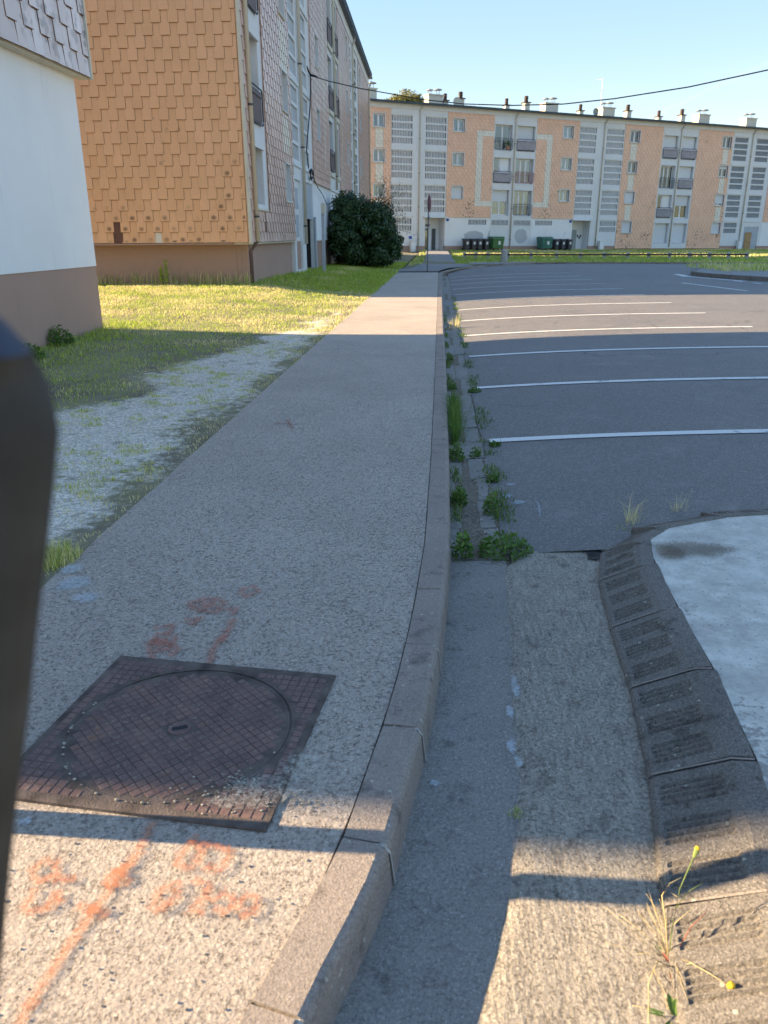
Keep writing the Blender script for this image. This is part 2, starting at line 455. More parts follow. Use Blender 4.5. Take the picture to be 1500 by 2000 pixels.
# ------------------------------------------------------------------ mesh helpers
class MB:
    def __init__(s): s.v = []; s.f = []; s.tone = []
    def add(s, vs, fs, tone=0.0):
        o = len(s.v); s.v += [tuple(v) for v in vs]; s.f += [tuple(i + o for i in f) for f in fs]
        s.tone += [tone] * len(vs); return s
    def box(s, x0, x1, y0, y1, z0, z1, tone=0.0):
        v = [(x0, y0, z0), (x1, y0, z0), (x1, y1, z0), (x0, y1, z0), (x0, y0, z1), (x1, y0, z1), (x1, y1, z1), (x0, y1, z1)]
        return s.add(v, [(0, 3, 2, 1), (4, 5, 6, 7), (0, 1, 5, 4), (1, 2, 6, 5), (2, 3, 7, 6), (3, 0, 4, 7)], tone)
    def cyl(s, p, q, r0, r1=None, n=8, cap=True):
        r1 = r0 if r1 is None else r1
        p, q = Vector(p), Vector(q); d = (q - p).normalized()
        a = d.orthogonal().normalized(); b = d.cross(a)
        vs = [p + (a * math.cos(t) + b * math.sin(t)) * r0 for t in [2 * math.pi * i / n for i in range(n)]]
        vs += [q + (a * math.cos(t) + b * math.sin(t)) * r1 for t in [2 * math.pi * i / n for i in range(n)]]
        fs = [(i, (i + 1) % n, n + (i + 1) % n, n + i) for i in range(n)]
        if cap: fs += [tuple(reversed(range(n))), tuple(range(n, 2 * n))]
        return s.add(vs, fs)
    def tube(s, pts, r, n=6):
        rr = r if isinstance(r, (list, tuple)) else [r] * len(pts)
        P = [Vector(p) for p in pts]; o = len(s.v); vs = []
        for i, p in enumerate(P):
            d = (P[min(i + 1, len(P) - 1)] - P[max(i - 1, 0)]).normalized()
            a = d.cross(Vector((.13, .27, .95))).normalized() if abs(d.z) < .95 else d.cross(Vector((1, 0, 0))).normalized()
            b = d.cross(a)
            vs += [p + (a * math.cos(t) + b * math.sin(t)) * rr[i] for t in [2 * math.pi * j / n for j in range(n)]]
        fs = []
        for i in range(len(P) - 1):
            for j in range(n):
                fs.append((i * n + j, i * n + (j + 1) % n, (i + 1) * n + (j + 1) % n, (i + 1) * n + j))
        fs += [tuple(reversed(range(n))), tuple(range((len(P) - 1) * n, len(P) * n))]
        return s.add(vs, fs)
    def build(s, name, mat, parent=None, smooth=False, loc=None, kind=None, label=None):
        me = bpy.data.meshes.new(name)
        me.from_pydata(s.v, [], s.f)
        me.materials.append(mat)
        if any(s.tone):
            a = me.attributes.new('tone', 'FLOAT', 'POINT'); a.data.foreach_set('value', s.tone)
        if smooth: me.polygons.foreach_set('use_smooth', [True] * len(me.polygons))
        me.update()
        return link(name, me, parent, loc, kind, label)

def link(name, me, parent=None, loc=None, kind=None, label=None):
    o = bpy.data.objects.new(name, me); COL.objects.link(o)
    if parent is not None: o.parent = parent
    if loc is not None: o.location = loc
    if kind: o['kind'] = kind
    if label: o['label'] = label
    return o
def empty(name, loc=(0, 0, 0), rz=0):
    o = bpy.data.objects.new(name, None); COL.objects.link(o)
    o.location = loc; o.rotation_euler = (0, 0, rz); o.empty_display_size = .2
    return o
def tag(o, label, cat, group=None):
    o['label'] = label; o['category'] = cat
    if group: o['group'] = group
    return o
def copy_tree(o, parent=None):
    c = o.copy(); COL.objects.link(c)
    if parent is not None: c.parent = parent
    for ch in list(o.children): copy_tree(ch, c)
    return c
def bevel(o, w, seg=2):
    m = o.modifiers.new('bevel', 'BEVEL'); m.width = w; m.segments = seg; m.limit_method = 'ANGLE'; m.angle_limit = math.radians(40)
    return o
def nb(x, y, z=0): return mnoise.noise(Vector((x, y, z)))

def soup(name, V, F, mat, tone=None, dry=None, parent=None, kind=None, smooth=False):
    """numpy arrays of vertices and equal-sized faces -> one object"""
    me = bpy.data.meshes.new(name)
    nv, nf, k_ = len(V), len(F), F.shape[1]
    me.vertices.add(nv); me.vertices.foreach_set('co', V.astype(np.float32).ravel())
    me.loops.add(nf * k_); me.loops.foreach_set('vertex_index', F.astype(np.int32).ravel())
    me.polygons.add(nf); me.polygons.foreach_set('loop_start', np.arange(0, nf * k_, k_, dtype=np.int32))
    me.update(calc_edges=True)
    for nm, arr in (('tone', tone), ('dry', dry)):
        if arr is not None:
            a = me.attributes.new(nm, 'FLOAT', 'POINT'); a.data.foreach_set('value', arr.astype(np.float32))
    me.materials.append(mat)
    return link(name, me, parent, kind=kind)

# ------------------------------------------------------------------ heights
def road_z(x):
    return 0.0 if x < .45 else .19 * (1 - math.exp(-(x - .45) / 2.4))
WZ = [(-10, .12), (8, .12), (13, .19), (21, .40), (30, .33), (38, .26), (60, .25), (80, .35)]
def left_z(x, y):
    wz = np.interp(y, [a for a, b in WZ], [b for a, b in WZ])
    s = min(max((-1.75 - x) / 3.4, 0), 1); s = s * s * (3 - 2 * s)
    return .112 + (wz - .112) * s
def far_z(x, y):
    t = (x + 5.5) * .894 + (y - 71.1) * .448              # metres along the far facade
    dn = (y - 71.1) * .894 - (x + 5.5) * .448             # metres behind its line
    w = min(max((dn + 5.0) / 5.0, 0), 1); w = w * w * (3 - 2 * w)
    return (.03 - .006 * x) * (1 - w) + (.33 - .0105 * t) * w
def far_edge(x):
    return float(np.interp(x, [-6, .2, .5, 1.7, 3.6, 6, 15, 40, 90], [34, 34, 36.5, 39.5, 41.5, 41.6, 39.5, 33, 20]))

# ------------------------------------------------------------------ ground sheets
m = MB(); m.add([(-600, -300, -.7), (700, -300, -.7), (700, 900, -.7), (-600, 900, -.7)], [(0, 1, 2, 3)])
m.build('ground', MAT['soil'], kind='structure')

def grid(name, xs, ys, zf, mat, bare=None, keep=None):
    V = [(x, y, zf(x, y)) for y in ys for x in xs]; nx = len(xs)
    F = []
    for j in range(len(ys) - 1):
        for i in range(nx - 1):
            if keep is None or keep(.5 * (xs[i] + xs[i + 1]), .5 * (ys[j] + ys[j + 1])):
                F.append((j * nx + i, j * nx + i + 1, (j + 1) * nx + i + 1, (j + 1) * nx + i))
    me = bpy.data.meshes.new(name); me.from_pydata(V, [], F); me.materials.append(mat)
    me.polygons.foreach_set('use_smooth', [True] * len(me.polygons))
    if bare:
        a = me.attributes.new('bare', 'FLOAT', 'POINT'); a.data.foreach_set('value', [bare(v[0], v[1]) for v in V])
    return link(name, me, kind='structure')

def bare_f(x, y):
    """bare gravel strip beside the pavement, widest near the camera"""
    if y > 16: return max(0, .35 * (1 - abs(x + 2.2) / .7)) if y < 24 else .05
    w = np.interp(y, [0, 3, 4, 6, 8, 10, 12, 14, 16], [1.9, 1.9, 1.9, 1.7, 1.5, 1.25, 1.1, .8, .5])
    w *= 1 + .45 * nb(y * .9, 4.4) ; c0 = -1.80 - w / 2 + .18 * nb(y * 1.7, 8)
    d = abs(x - c0) / (w / 2)
    return float(np.clip((1.2 - d * .9) * (1 if y < 11 else 1 - (y - 11) * .11) + .35 * nb(x * 1.6, y * 1.6), 0, 1))
xs = list(np.arange(-40, -8, 1.0)) + list(np.arange(-8, -1.76, .13)) + [-1.752]
ys = list(np.arange(-4, 16, .2)) + list(np.arange(16, 80.1, .8))
grid('lawn_ground', xs, ys, lambda x, y: left_z(x, y) + .012 * nb(x * 1.3, y * 1.3), MAT['soil'], bare_f)
# far verge beyond the car park
V = []; F = []
xs = list(np.arange(-1.75, 90, .9)); rows = np.linspace(0, 1, 90)
for r in rows:
    for x in xs:
        y0 = far_edge(x); y = y0 + (115 - y0) * r ** 1.1
        z0 = road_z(x) + .07
        t = min(1, (y - y0) / 9); z = z0 + (far_z(x, y) - z0) * t
        V.append((x, y, z + .02 * nb(x * .7, y * .7)))
nx = len(xs)
for j in range(len(rows) - 1):
    for i in range(nx - 1): F.append((j * nx + i, j * nx + i + 1, (j + 1) * nx + i + 1, (j + 1) * nx + i))
me = bpy.data.meshes.new('verge_ground'); me.from_pydata(V, [], F); me.materials.append(MAT['soil'])
link('verge_ground', me, kind='structure')
def verge_z(x, y):
    y0 = far_edge(x); z0 = road_z(x) + .07; t = min(1, max(0, (y - y0) / 9)); return z0 + (far_z(x, y) - z0) * t

# asphalt car park
xs = [.40, .45] + list(np.arange(.6, 8, .3)) + list(np.arange(8, 90, 2.0))
ys = [3.9, 4.0] + list(np.arange(4.25, 44, .25))
V = []; F = []
for y in ys:
    for x in xs:
        xx = x
        if x == .40: xx = .37 + .045 * nb(y * 2.1, 3) + .03 * nb(y * 7, 5)
        V.append((xx, min(y, far_edge(x) + .3), road_z(x) + (.006 if x > .42 else .0)))
nx = len(xs)
for j in range(len(ys) - 1):
    for i in range(nx - 1): F.append((j * nx + i, j * nx + i + 1, (j + 1) * nx + i + 1, (j + 1) * nx + i))
me = bpy.data.meshes.new('car_park'); me.from_pydata(V, [], F); me.materials.append(MAT['asphalt'])
me.polygons.foreach_set('use_smooth', [True] * len(me.polygons))
link('car_park', me, kind='structure')

# ------------------------------------------------------------------ pavement and kerbs
KP = [(-1.15, -1.0), (-.62, 0), (-.40, .6), (-.24, 1.13), (-.2, 1.27), (-.14, 1.46), (-.1, 1.64), (-.06, 1.94), (-.03, 2.14), (0, 2.42), (.03, 2.8), (.05, 3.16), (.075, 3.7), (.09, 5.3), (.10, 9), (.10, 28), (.10, 31)]
def kx(y):
    return float(np.interp(y, [b for a, b in KP], [a for a, b in KP]))
PZ = .12
m = MB()
ysw = list(np.arange(-1, 34.3, .25)); V = []; F = []
for y in ysw:
    r = kx(y) - .128
    for t in np.linspace(0, 1, 7): V.append((-1.75 + (r + 1.75) * t + (.012 * nb(y * 3, 9) if t == 0 else 0), y, PZ + .003 * nb(t * 4, y)))
for j in range(len(ysw) - 1):
    for i in range(6): F.append((j * 7 + i, j * 7 + i + 1, (j + 1) * 7 + i + 1, (j + 1) * 7 + i))
# edge skirt on both sides
m.add(V, F)
for side in (0, 6):
    o = len(m.v)
    m.add([(V[j * 7 + side][0], V[j * 7 + side][1], V[j * 7 + side][2]) for j in range(len(ysw))] + [(V[j * 7 + side][0], V[j * 7 + side][1], -.1) for j in range(len(ysw))],
          [(j, j + 1, len(ysw) + j + 1, len(ysw) + j) for j in range(len(ysw) - 1)])
m.build('pavement', MAT['sidewalk'], kind='structure', smooth=False)
# soil line at the bottom of the gap between pavement and kerb
m = MB(); yy = list(np.arange(-1, 31, .5))
jd = lambda y: PZ - (.018 if y < 2.2 else .0035)
m.add([(kx(y) - .14, y, jd(y)) for y in yy] + [(kx(y) - .10, y, jd(y)) for y in yy], [(j, len(yy) + j, len(yy) + j + 1, j + 1) for j in range(len(yy) - 1)])
m.build('joint_soil', MAT['dirt'], kind='structure')

# path beyond the pavement end, with a branch to the left and one to the entrance
m = MB()
def polysheet(m, pts, zf):
    m.add([(x, y, zf(x, y)) for x, y in pts], [tuple(range(len(pts)))])
pz = lambda x, y: PZ + .004 + max(0, (y - 34)) * .002
polysheet(m, [(-1.76, 34.2), (-.03, 34.2), (.1, 35.5), (.45, 37.6), (-1.3, 37.2), (-3.2, 36.6), (-3.4, 35.2), (-2.3, 34.9)], lambda x, y: .155)
polysheet(m, [(-1.3, 37.2), (.45, 37.6), (1.7, 40.2), (1.4, 43), (-.9, 43.5)], lambda x, y: .157)
polysheet(m, [(1.7, 40.2), (3.6, 41.9), (5.5, 42.1), (7.5, 42.3), (4, 43.6), (1.4, 43)], lambda x, y: .22)
polysheet(m, [(-.9, 43.5), (1.4, 43), (.9, 55), (.7, 74), (-1.2, 73), (-.9, 55)], lambda x, y: far_z(x, y) + (.0 if y < 45 else .03) - (.05 if y < 45 else 0))
m.build('path', MAT['path'], kind='structure')

kerb = empty('kerb', (0, 0, 0)); kerb['kind'] = 'structure'
def kerb_stone(y0, y1, tone, lip=.0):
    n = max(2, int((y1 - y0) / .12) + 1)
    prof = [(-.122, -.12), (-.122, PZ + .004), (-.022, PZ + .006), (-.008, PZ - .002), (.0, PZ - .016), (.022, -.12)]
    vs = []; g = .004
    for i in range(n):
        y = y0 + g + (y1 - y0 - 2 * g) * i / (n - 1)
        x = kx(y); tx = (kx(y + .05) - kx(y - .05)) / .1
        nx_, ny_ = 1 / math.hypot(1, tx), -tx / math.hypot(1, tx)
        for a, z in prof:
            w = .0025 * nb(y * 6, a * 30, z * 30)
            vs.append((x + (a + w) * nx_, y + (a + w) * ny_, z + w + lip))
    p = len(prof)
    fs = [(i * p + j, (i + 1) * p + j, (i + 1) * p + j + 1, i * p + j + 1) for i in range(n - 1) for j in range(p - 1)]
    fs += [tuple(range(p)), tuple(reversed(range((n - 1) * p, n * p)))]
    mm = MB(); mm.add(vs, fs, tone)
    return mm.build('kerb_stone', MAT['kerbtop'], kerb)
edges = [-.9, -.4, .1, .62, 1.13, 1.62, 2.13, 2.67, 3.17, 3.69] + [3.69 + i for i in range(1, 28)]
for a, b in zip(edges[:-1], edges[1:]): kerb_stone(a, b, rnd.random(), rnd.uniform(-.002, .003))
# mortar in the joints
m = MB()
for y in edges[1:-1]:
    x = kx(y)
    m.add([(x - .120, y - .006, PZ + .001), (x - .012, y - .006, PZ + .003), (x + .004, y - .006, PZ - .02), (x + .018, y - .006, .0),
           (x - .120, y + .006, PZ + .001), (x - .012, y + .006, PZ + .003), (x + .004, y + .006, PZ - .02), (x + .018, y + .006, .0)],
          [(0, 1, 5, 4), (1, 2, 6, 5), (2, 3, 7, 6)])
m.build('mortar_joint', MAT['stone'], kerb, kind='stuff')

# curved far kerb round to the right
farkerb = empty('far_kerb', (0, 0, 0)); farkerb['kind'] = 'structure'
FP = [(.10, 30.7), (.11, 33), (.2, 34.8), (.5, 36.5), (1.05, 38.1), (1.7, 39.3), (2.6, 40.6), (3.6, 41.4), (5, 41.6)]
for x in range(6, 44, 2): FP.append((x, far_edge(x)))
def stretch(P, step):
    out = [Vector((*P[0], 0))]; acc = []
    d = [0]
    for a, b in zip(P[:-1], P[1:]): d.append(d[-1] + math.hypot(b[0] - a[0], b[1] - a[1]))
    n = int(d[-1] / step)
    return [(float(np.interp(i * step, d, [p[0] for p in P])), float(np.interp(i * step, d, [p[1] for p in P]))) for i in range(n + 1)]
def sweep_stone(name, p, q, prof, mat, parent, zf, gap=.01, tone=0.0):
    P = Vector((p[0], p[1], 0)); Q = Vector((q[0], q[1], 0)); d = (Q - P).normalized(); n = Vector((d.y, -d.x, 0))
    P = P + d * gap; Q = Q - d * gap
    vs = [tuple(P + n * a + Vector((0, 0, z + zf(P.x, P.y)))) for a, z in prof] + [tuple(Q + n * a + Vector((0, 0, z + zf(Q.x, Q.y)))) for a, z in prof]
    k_ = len(prof)
    fs = [(j, k_ + j, k_ + j + 1, j + 1) for j in range(k_ - 1)] + [tuple(range(k_)), tuple(reversed(range(k_, 2 * k_)))]
    mm = MB(); mm.add(vs, fs, tone); return mm.build(name, mat, parent)
pts = stretch(FP, 1.0)
for i in range(len(pts) - 1):
    sweep_stone('kerb_stone', pts[i], pts[i + 1], [(-.14, -.1), (-.14, .10), (-.01, .10), (.01, -.1)], MAT['kerbtop'], farkerb, lambda x, y: road_z(max(x, .4)) * .9 + .01, tone=rnd.random())

# ------------------------------------------------------------------ gutter, channel slabs, ramp slab
GX = [(.02, .3), (.06, .9), (.11, 1.25), (.19, 1.55), (.235, 1.78), (.26, 1.97), (.30, 2.67), (.335, 3.3), (.35, 3.75)]
RX = [(.35, -.2), (.45, .8), (.53, 1.27), (.57, 1.46), (.61, 1.67), (.65, 1.9), (.68, 2.09), (.72, 2.55), (.74, 2.94), (.78, 3.43), (.83, 3.8), (.95, 4.02), (1.3, 4.27), (1.62, 4.36), (1.93, 4.42), (2.6, 4.5), (4, 4.6), (8, 4.7)]
gx = lambda y: float(np.interp(y, [b for a, b in GX], [a for a, b in GX]))
rx = lambda y: float(np.interp(y, [b for a, b in RX[:11]], [a for a, b in RX[:11]]))
V = []; F = []; yy = list(np.arange(-1, 3.86, .06))
for y in yy:
    l = kx(y) - .01; r = gx(y) + .02
    for t in np.linspace(0, 1, 6): V.append((l + (r - l) * t, y, -.004 + .006 * t + .0015 * nb(t * 9, y * 5)))
for j in range(len(yy) - 1):
    for i in range(5): F.append((j * 6 + i, j * 6 + i + 1, (j + 1) * 6 + i + 1, (j + 1) * 6 + i))
m = MB(); m.add(V, F); m.build('gutter', MAT['gutter'], kind='structure', smooth=True)
V = []; F = []; yy = list(np.arange(-1, 4.09, .04))
for y in yy:
    l = gx(min(y, 3.7)) + .010 * nb(y * 9, 1) + .006 * nb(y * 30, 2)
    if y > 3.7: l = .35 + (y - 3.7) * .62
    r = rx(y) + .03
    for i, t in enumerate(np.linspace(0, 1, 14)):
        V.append((l + (r - l) * t, y, (.012 if i else .0) + .004 * t + .0022 * nb(t * 30, y * 1.2) + .0015 * nb(t * 12, y * 9)))
for j in range(len(yy) - 1):
    for i in range(13): F.append((j * 14 + i, j * 14 + i + 1, (j + 1) * 14 + i + 1, (j + 1) * 14 + i))
m = MB(); m.add(V, F); m.build('ramp_slab', MAT['slab'], kind='structure', smooth=True)
chan = empty('channel', (0, 0, 0)); chan['kind'] = 'structure'
y = 3.80
first = True
while y < 33:
    L_ = .5 if y < 8 else 1.0
    mm = MB(); w = rnd.uniform(-.012, .012); dz = rnd.uniform(-.004, .003)
    n_ = 5
    vs = []
    for i in range(n_ + 1):
        yy_ = y + .006 + (L_ - .012) * i / n_
        vs += [(.085, yy_, -.004 + dz), (.22, yy_, -.008 + dz), (.36 + w + .012 * nb(yy_ * 5, 2), yy_, .002 + dz), (.36 + w, yy_, -.09)]
    mm.add(vs, [(i * 4 + j, i * 4 + j + 1, (i + 1) * 4 + j + 1, (i + 1) * 4 + j) for i in range(n_) for j in range(3)], rnd.random())
    mm.build('channel_slab', MAT['caniveau'], chan); y += L_
m = MB(); m.add([(.08, 3.75, -.010), (.5, 3.75, -.004), (.5, 34, -.004), (.08, 34, -.010)], [(0, 1, 2, 3)])
m.build('soil_bed', MAT['dirt'], kind='structure')
m = MB(); polysheet(m, [(.40, 3.72), (.62, 4.02), (.40, 4.02)], lambda x, y: .003); m.build('soil_corner', MAT['soil'], kind='structure')
# crumbled asphalt patch at the kerb foot
m = MB()
pp = [(.80, 4.07), (.95, 4.09), (.93, 3.97), (.86, 3.86), (.835, 3.79), (.79, 3.80), (.80, 3.93), (.76, 3.99)]
polysheet(m, pp, lambda x, y: .0245); m.build('asphalt_patch', MAT['tar'], kind='structure')

# ------------------------------------------------------------------ right kerb with ribs, and the pale island
rk = empty('ribbed_kerb', (0, 0, 0)); rk['kind'] = 'structure'
RP = [(a, b) for a, b in RX]
IH = .14
IE = []                                         # inner edge of kerb = island border
def rib_stone(p, q, wid, last=False):
    P = Vector((p[0], p[1], 0)); Q = Vector((q[0], q[1], 0)); L_ = (Q - P).length; d = (Q - P) / L_; n = Vector((d.y, -d.x, 0))
    z0 = 0.0 if p[1] < 3.9 else road_z(p[0]); wd = wid
    slope0, slope1 = (.010, z0 + .040), (wd * .74, IH - .004)
    secs = []
    ng = 3; g = .004
    s_ = [g, .02]; dz_ = [0, 0]
    stops = [(g, 0), (.02, 0)]
    per = (L_ - .04) / ng
    for a in range(ng):
        base_ = .02 + a * per + per * .18
        w = per * .74 / 9
        for b in range(4):
            stops += [(base_ + (2 * b) * w + w * .05, 0), (base_ + (2 * b) * w + w * .5, 1), (base_ + (2 * b + 1) * w + w * .3, 1), (base_ + (2 * b + 1) * w + w * .8, 0)]
    stops += [(L_ - .02, 0), (L_ - g, 0)]
    vs = []
    for s0, dep in stops:
        O = P + d * s0
        w = .0018 * nb(O.x * 14, O.y * 14)
        u0, u1 = .022, wd * .64
        def zs(u):
            t = (u - slope0[0]) / (slope1[0] - slope0[0]); return slope0[1] + (slope1[1] - slope0[1]) * t
        r_ = -.010 * dep
        prof = [(.0, -.12), (.0, z0 + .028), slope0, (u0, zs(u0)), (u0 + .012, zs(u0 + .012) + r_), (u1 - .01, zs(u1 - .01) + r_), (u1, zs(u1)), slope1, (wd - .012, IH + .004), (wd, IH - .01), (wd, -.1)]
        for a, z in prof: vs.append(tuple(O + n * (a + w) + Vector((0, 0, z + w))))
    k_ = 11; N = len(stops)
    fs = [(i * k_ + j, (i + 1) * k_ + j, (i + 1) * k_ + j + 1, i * k_ + j + 1) for i in range(N - 1) for j in range(k_ - 1)]
    fs += [tuple(range(k_)), tuple(reversed(range((N - 1) * k_, N * k_)))]
    mm = MB(); mm.add(vs, fs, rnd.random()); o = mm.build('kerb_stone', MAT['ribkerb'], rk)
    o.data.materials.append(MAT['ribdirt'])
    idx = [1 if (stops[i][1] or stops[i + 1][1]) and j in (3, 4, 5) else 0 for i in range(N - 1) for j in range(k_ - 1)] + [0, 0]
    o.data.polygons.foreach_set('material_index', idx)
    return o
cuts = [(-.0, -1.4), (.18, -.9), (.30, -.4), (.40, .1), (.455, .6), (.51, 1.1), (.575, 1.55), (.665, 2.05), (.72, 2.55), (.745, 3.02), (.785, 3.50), (.86, 3.86), (1.07, 4.12), (1.5, 4.33), (1.99, 4.43), (2.49, 4.48), (3.5, 4.55), (4.5, 4.62), (5.5, 4.66), (7, 4.7)]
def kw(i): return float(np.interp(i, [0, 7, 10, 11, 12, 13, 14, 30], [.31, .30, .26, .23, .21, .19, .17, .16]))
nrm = []
for i in range(len(cuts)):
    a = Vector((*cuts[max(0, i - 1)], 0)); b = Vector((*cuts[min(len(cuts) - 1, i + 1)], 0)); d = (b - a).normalized()
    nrm.append(Vector((d.y, -d.x, 0)))
for i in range(len(cuts) - 1):
    rib_stone(cuts[i], cuts[i + 1], (kw(i) + kw(i + 1)) / 2)
m = MB()
for i in range(1, len(cuts) - 1):
    p = Vector((*cuts[i], 0)); d = Vector((-nrm[i].y, nrm[i].x, 0)); w = kw(i)
    if i > 14: break
    row = []
    for a, z in [(.004, .045), (w * .74, IH - .003), (w - .014, IH + .002)]:
        for s_ in (-.004, .004): row.append(tuple(p + nrm[i] * a + d * s_ + Vector((0, 0, z))))
    m.add(row, [(0, 1, 3, 2), (2, 3, 5, 4)])
m.build('mortar_joint', MAT['kerbtop'], rk, kind='stuff')
inner = [(Vector((*cuts[i], 0)) + nrm[i] * (kw(i) - .004)) for i in range(len(cuts))]
m = MB(); V = []; F = []
for p in inner:
    for t in (0, .02, .1, .3, 1): V.append((p.x + (9 - p.x) * t, p.y + (p.y * 0 - .0) * t - (max(0, p.y - 2.0) * t * (.0 if p.x < 1 else 0)), IH - .006 + .012 * min(t * 10, 1)))
for j in range(len(inner) - 1):
    for i in range(4): F.append((j * 5 + i, j * 5 + i + 1, (j + 1) * 5 + i + 1, (j + 1) * 5 + i))
m.add(V, F); m.build('traffic_island', MAT['island'], kind='structure', smooth=True)

def ribbon(m, pts, w, zf, edge=True):
    """spray line: three vertices across so the paint fades towards its borders"""
    P = [Vector((a, b, 0)) for a, b in pts]; vs = []; ed = []
    Q = []
    for a, b in zip(P[:-1], P[1:]):
        n_ = max(1, int((b - a).length / .02))
        Q += [a + (b - a) * (i / n_) for i in range(n_)]
    Q.append(P[-1])
    for i, p in enumerate(Q):
        d = (Q[min(i + 1, len(Q) - 1)] - Q[max(i - 1, 0)]).normalized(); n = Vector((d.y, -d.x, 0))
        ww = w * (1 + .35 * nb(p.x * 25, p.y * 25))
        for s_ in (-1, 0, 1):
            q = p + n * s_ * ww; vs.append((q.x, q.y, zf(q.x, q.y))); ed.append(1.0 if s_ == 0 else 0.0)
    fs = [(i * 3 + j, i * 3 + j + 1, (i + 1) * 3 + j + 1, (i + 1) * 3 + j) for i in range(len(Q) - 1) for j in range(2)]
    m.add(vs, fs); m.ed = getattr(m, 'ed', []) + ed
def paintbuild(m, name, mat, kind='structure'):
    o = m.build(name, mat, kind=kind)
    a = o.data.attributes.new('edge', 'FLOAT', 'POINT'); a.data.foreach_set('value', m.ed)
    return o
def blob(m, c, r, zf, n=14, sx=1, sy=1, rot=0):
    vs = [(c[0], c[1], zf(*c))]; ed = [1.0]
    for ring, e in ((.55, .9), (1, 0)):
        for i in range(n):
            t = 2 * math.pi * i / n; rr = r * ring * (1 + .3 * nb(math.cos(t) * 2 + c[0] * 7, math.sin(t) * 2 + c[1] * 7))
            dx, dy = rr * math.cos(t) * sx, rr * math.sin(t) * sy
            x_, y_ = c[0] + dx * math.cos(rot) - dy * math.sin(rot), c[1] + dx * math.sin(rot) + dy * math.cos(rot)
            vs.append((x_, y_, zf(x_, y_))); ed.append(e)
    fs = [(0, 1 + i, 1 + (i + 1) % n) for i in range(n)] + [(1 + i, 1 + n + i, 1 + n + (i + 1) % n, 1 + (i + 1) % n) for i in range(n)]
    m.add(vs, fs); m.ed = getattr(m, 'ed', []) + ed
SP = PZ + .0075
fz = lambda x, y: SP
S1 = [[(-0.737, 1.667), (-0.736, 1.606), (-0.741, 1.535), (-0.759, 1.467), (-0.769, 1.388), (-0.78, 1.33), (-0.79, 1.261), (-0.8, 1.197), (-0.807, 1.132), (-0.808, 1.04)],
      [(-0.735, 1.518), (-0.78, 1.478), (-0.781, 1.449), (-0.741, 1.444), (-0.721, 1.469)], [(-0.821, 1.382), (-0.777, 1.366), (-0.734, 1.354)],
      [(-0.977, 1.47), (-0.965, 1.513), (-0.929, 1.506), (-0.908, 1.466), (-0.94, 1.448), (-0.973, 1.467)], [(-0.909, 1.45), (-0.855, 1.458)],
      [(-0.941, 1.424), (-0.936, 1.36), (-0.896, 1.358), (-0.886, 1.389), (-0.886, 1.419)], [(-0.886, 1.419), (-0.862, 1.39), (-0.89, 1.359)],
      [(-0.605, 1.599), (-0.626, 1.559), (-0.626, 1.516), (-0.585, 1.51), (-0.575, 1.565), (-0.605, 1.599)], [(-0.56, 1.512), (-0.513, 1.506), (-0.503, 1.566), (-0.54, 1.582), (-0.585, 1.597)],
      [(-0.641, 1.374), (-0.637, 1.434), (-0.603, 1.463), (-0.593, 1.414), (-0.632, 1.367)], [(-0.573, 1.47), (-0.525, 1.457), (-0.527, 1.418), (-0.552, 1.379), (-0.514, 1.374)],
      [(-0.505, 1.404), (-0.483, 1.436), (-0.453, 1.415), (-0.467, 1.377), (-0.497, 1.39)], [(-0.444, 1.379), (-0.432, 1.431), (-0.4, 1.423), (-0.402, 1.381), (-0.435, 1.368)], [(-0.618, 1.595), (-0.596, 1.614)]]
m = MB()
for i, s in enumerate(S1): ribbon(m, s, .022 if i == 0 else .020, lambda x, y, i=i: SP + .0004 * i)
blob(m, (-.755, 1.475), .032, lambda x, y: SP + .007); blob(m, (-.77, 1.37), .02, lambda x, y: SP + .0074)
paintbuild(m, 'spray_marks', MAT['spray'])
S2 = [[(-0.814, 2.47), (-0.828, 2.613), (-0.81, 2.737), (-0.811, 2.847)], [(-1.03, 2.506), (-1.082, 2.599), (-1.077, 2.701), (-1.0, 2.685), (-0.997, 2.584), (-1.059, 2.561)],
      [(-0.979, 2.527), (-0.958, 2.586), (-1.083, 2.659)], [(-1.112, 2.742), (-1.041, 2.781), (-1.037, 2.704)], [(-0.995, 2.907), (-1.038, 2.977), (-0.964, 3.031), (-0.885, 2.986), (-0.895, 2.898), (-0.984, 2.908)],
      [(-0.866, 2.914), (-0.819, 2.94), (-0.833, 2.869)], [(-0.85, 3.115), (-0.802, 3.155), (-0.767, 3.104), (-0.809, 3.04), (-0.846, 3.1)], [(-1.009, 2.814), (-0.943, 2.84), (-0.975, 2.771)],
      [(-1.35, 6.359), (-1.145, 6.293)], [(-1.264, 6.478), (-1.153, 6.148)]]
m = MB()
for i, s in enumerate(S2): ribbon(m, s, .024, lambda x, y, i=i: SP + .0004 * i)
blob(m, (-1.04, 2.62), .045, lambda x, y: SP + .006); blob(m, (-.95, 2.95), .05, lambda x, y: SP + .0064); blob(m, (-.81, 2.66), .03, lambda x, y: SP + .0068)
paintbuild(m, 'faded_spray_marks', MAT['spray_faint'])
m = MB()
for i, (x_, y_, r, sx, sy) in enumerate([(.308, 2.56, .034, .6, 2.6), (.275, 2.40, .022, .8, 2.2), (.262, 2.20, .026, .8, 2.0), (.278, 2.12, .02, .8, 1.9)]): blob(m, (x_, y_), r, lambda x, y, i=i: .020 + .0005 * i, sx=sx, sy=sy)
for i, (x_, y_, r) in enumerate([(-1.62, 3.15, .10), (-1.50, 3.0, .07), (-1.7, 3.3, .07)]): blob(m, (x_, y_), r, lambda x, y, i=i: SP + .001 * i)
blob(m, (-1.08, 1.645), .02, fz); blob(m, (.012, 2.02), .02, lambda x, y: .006)
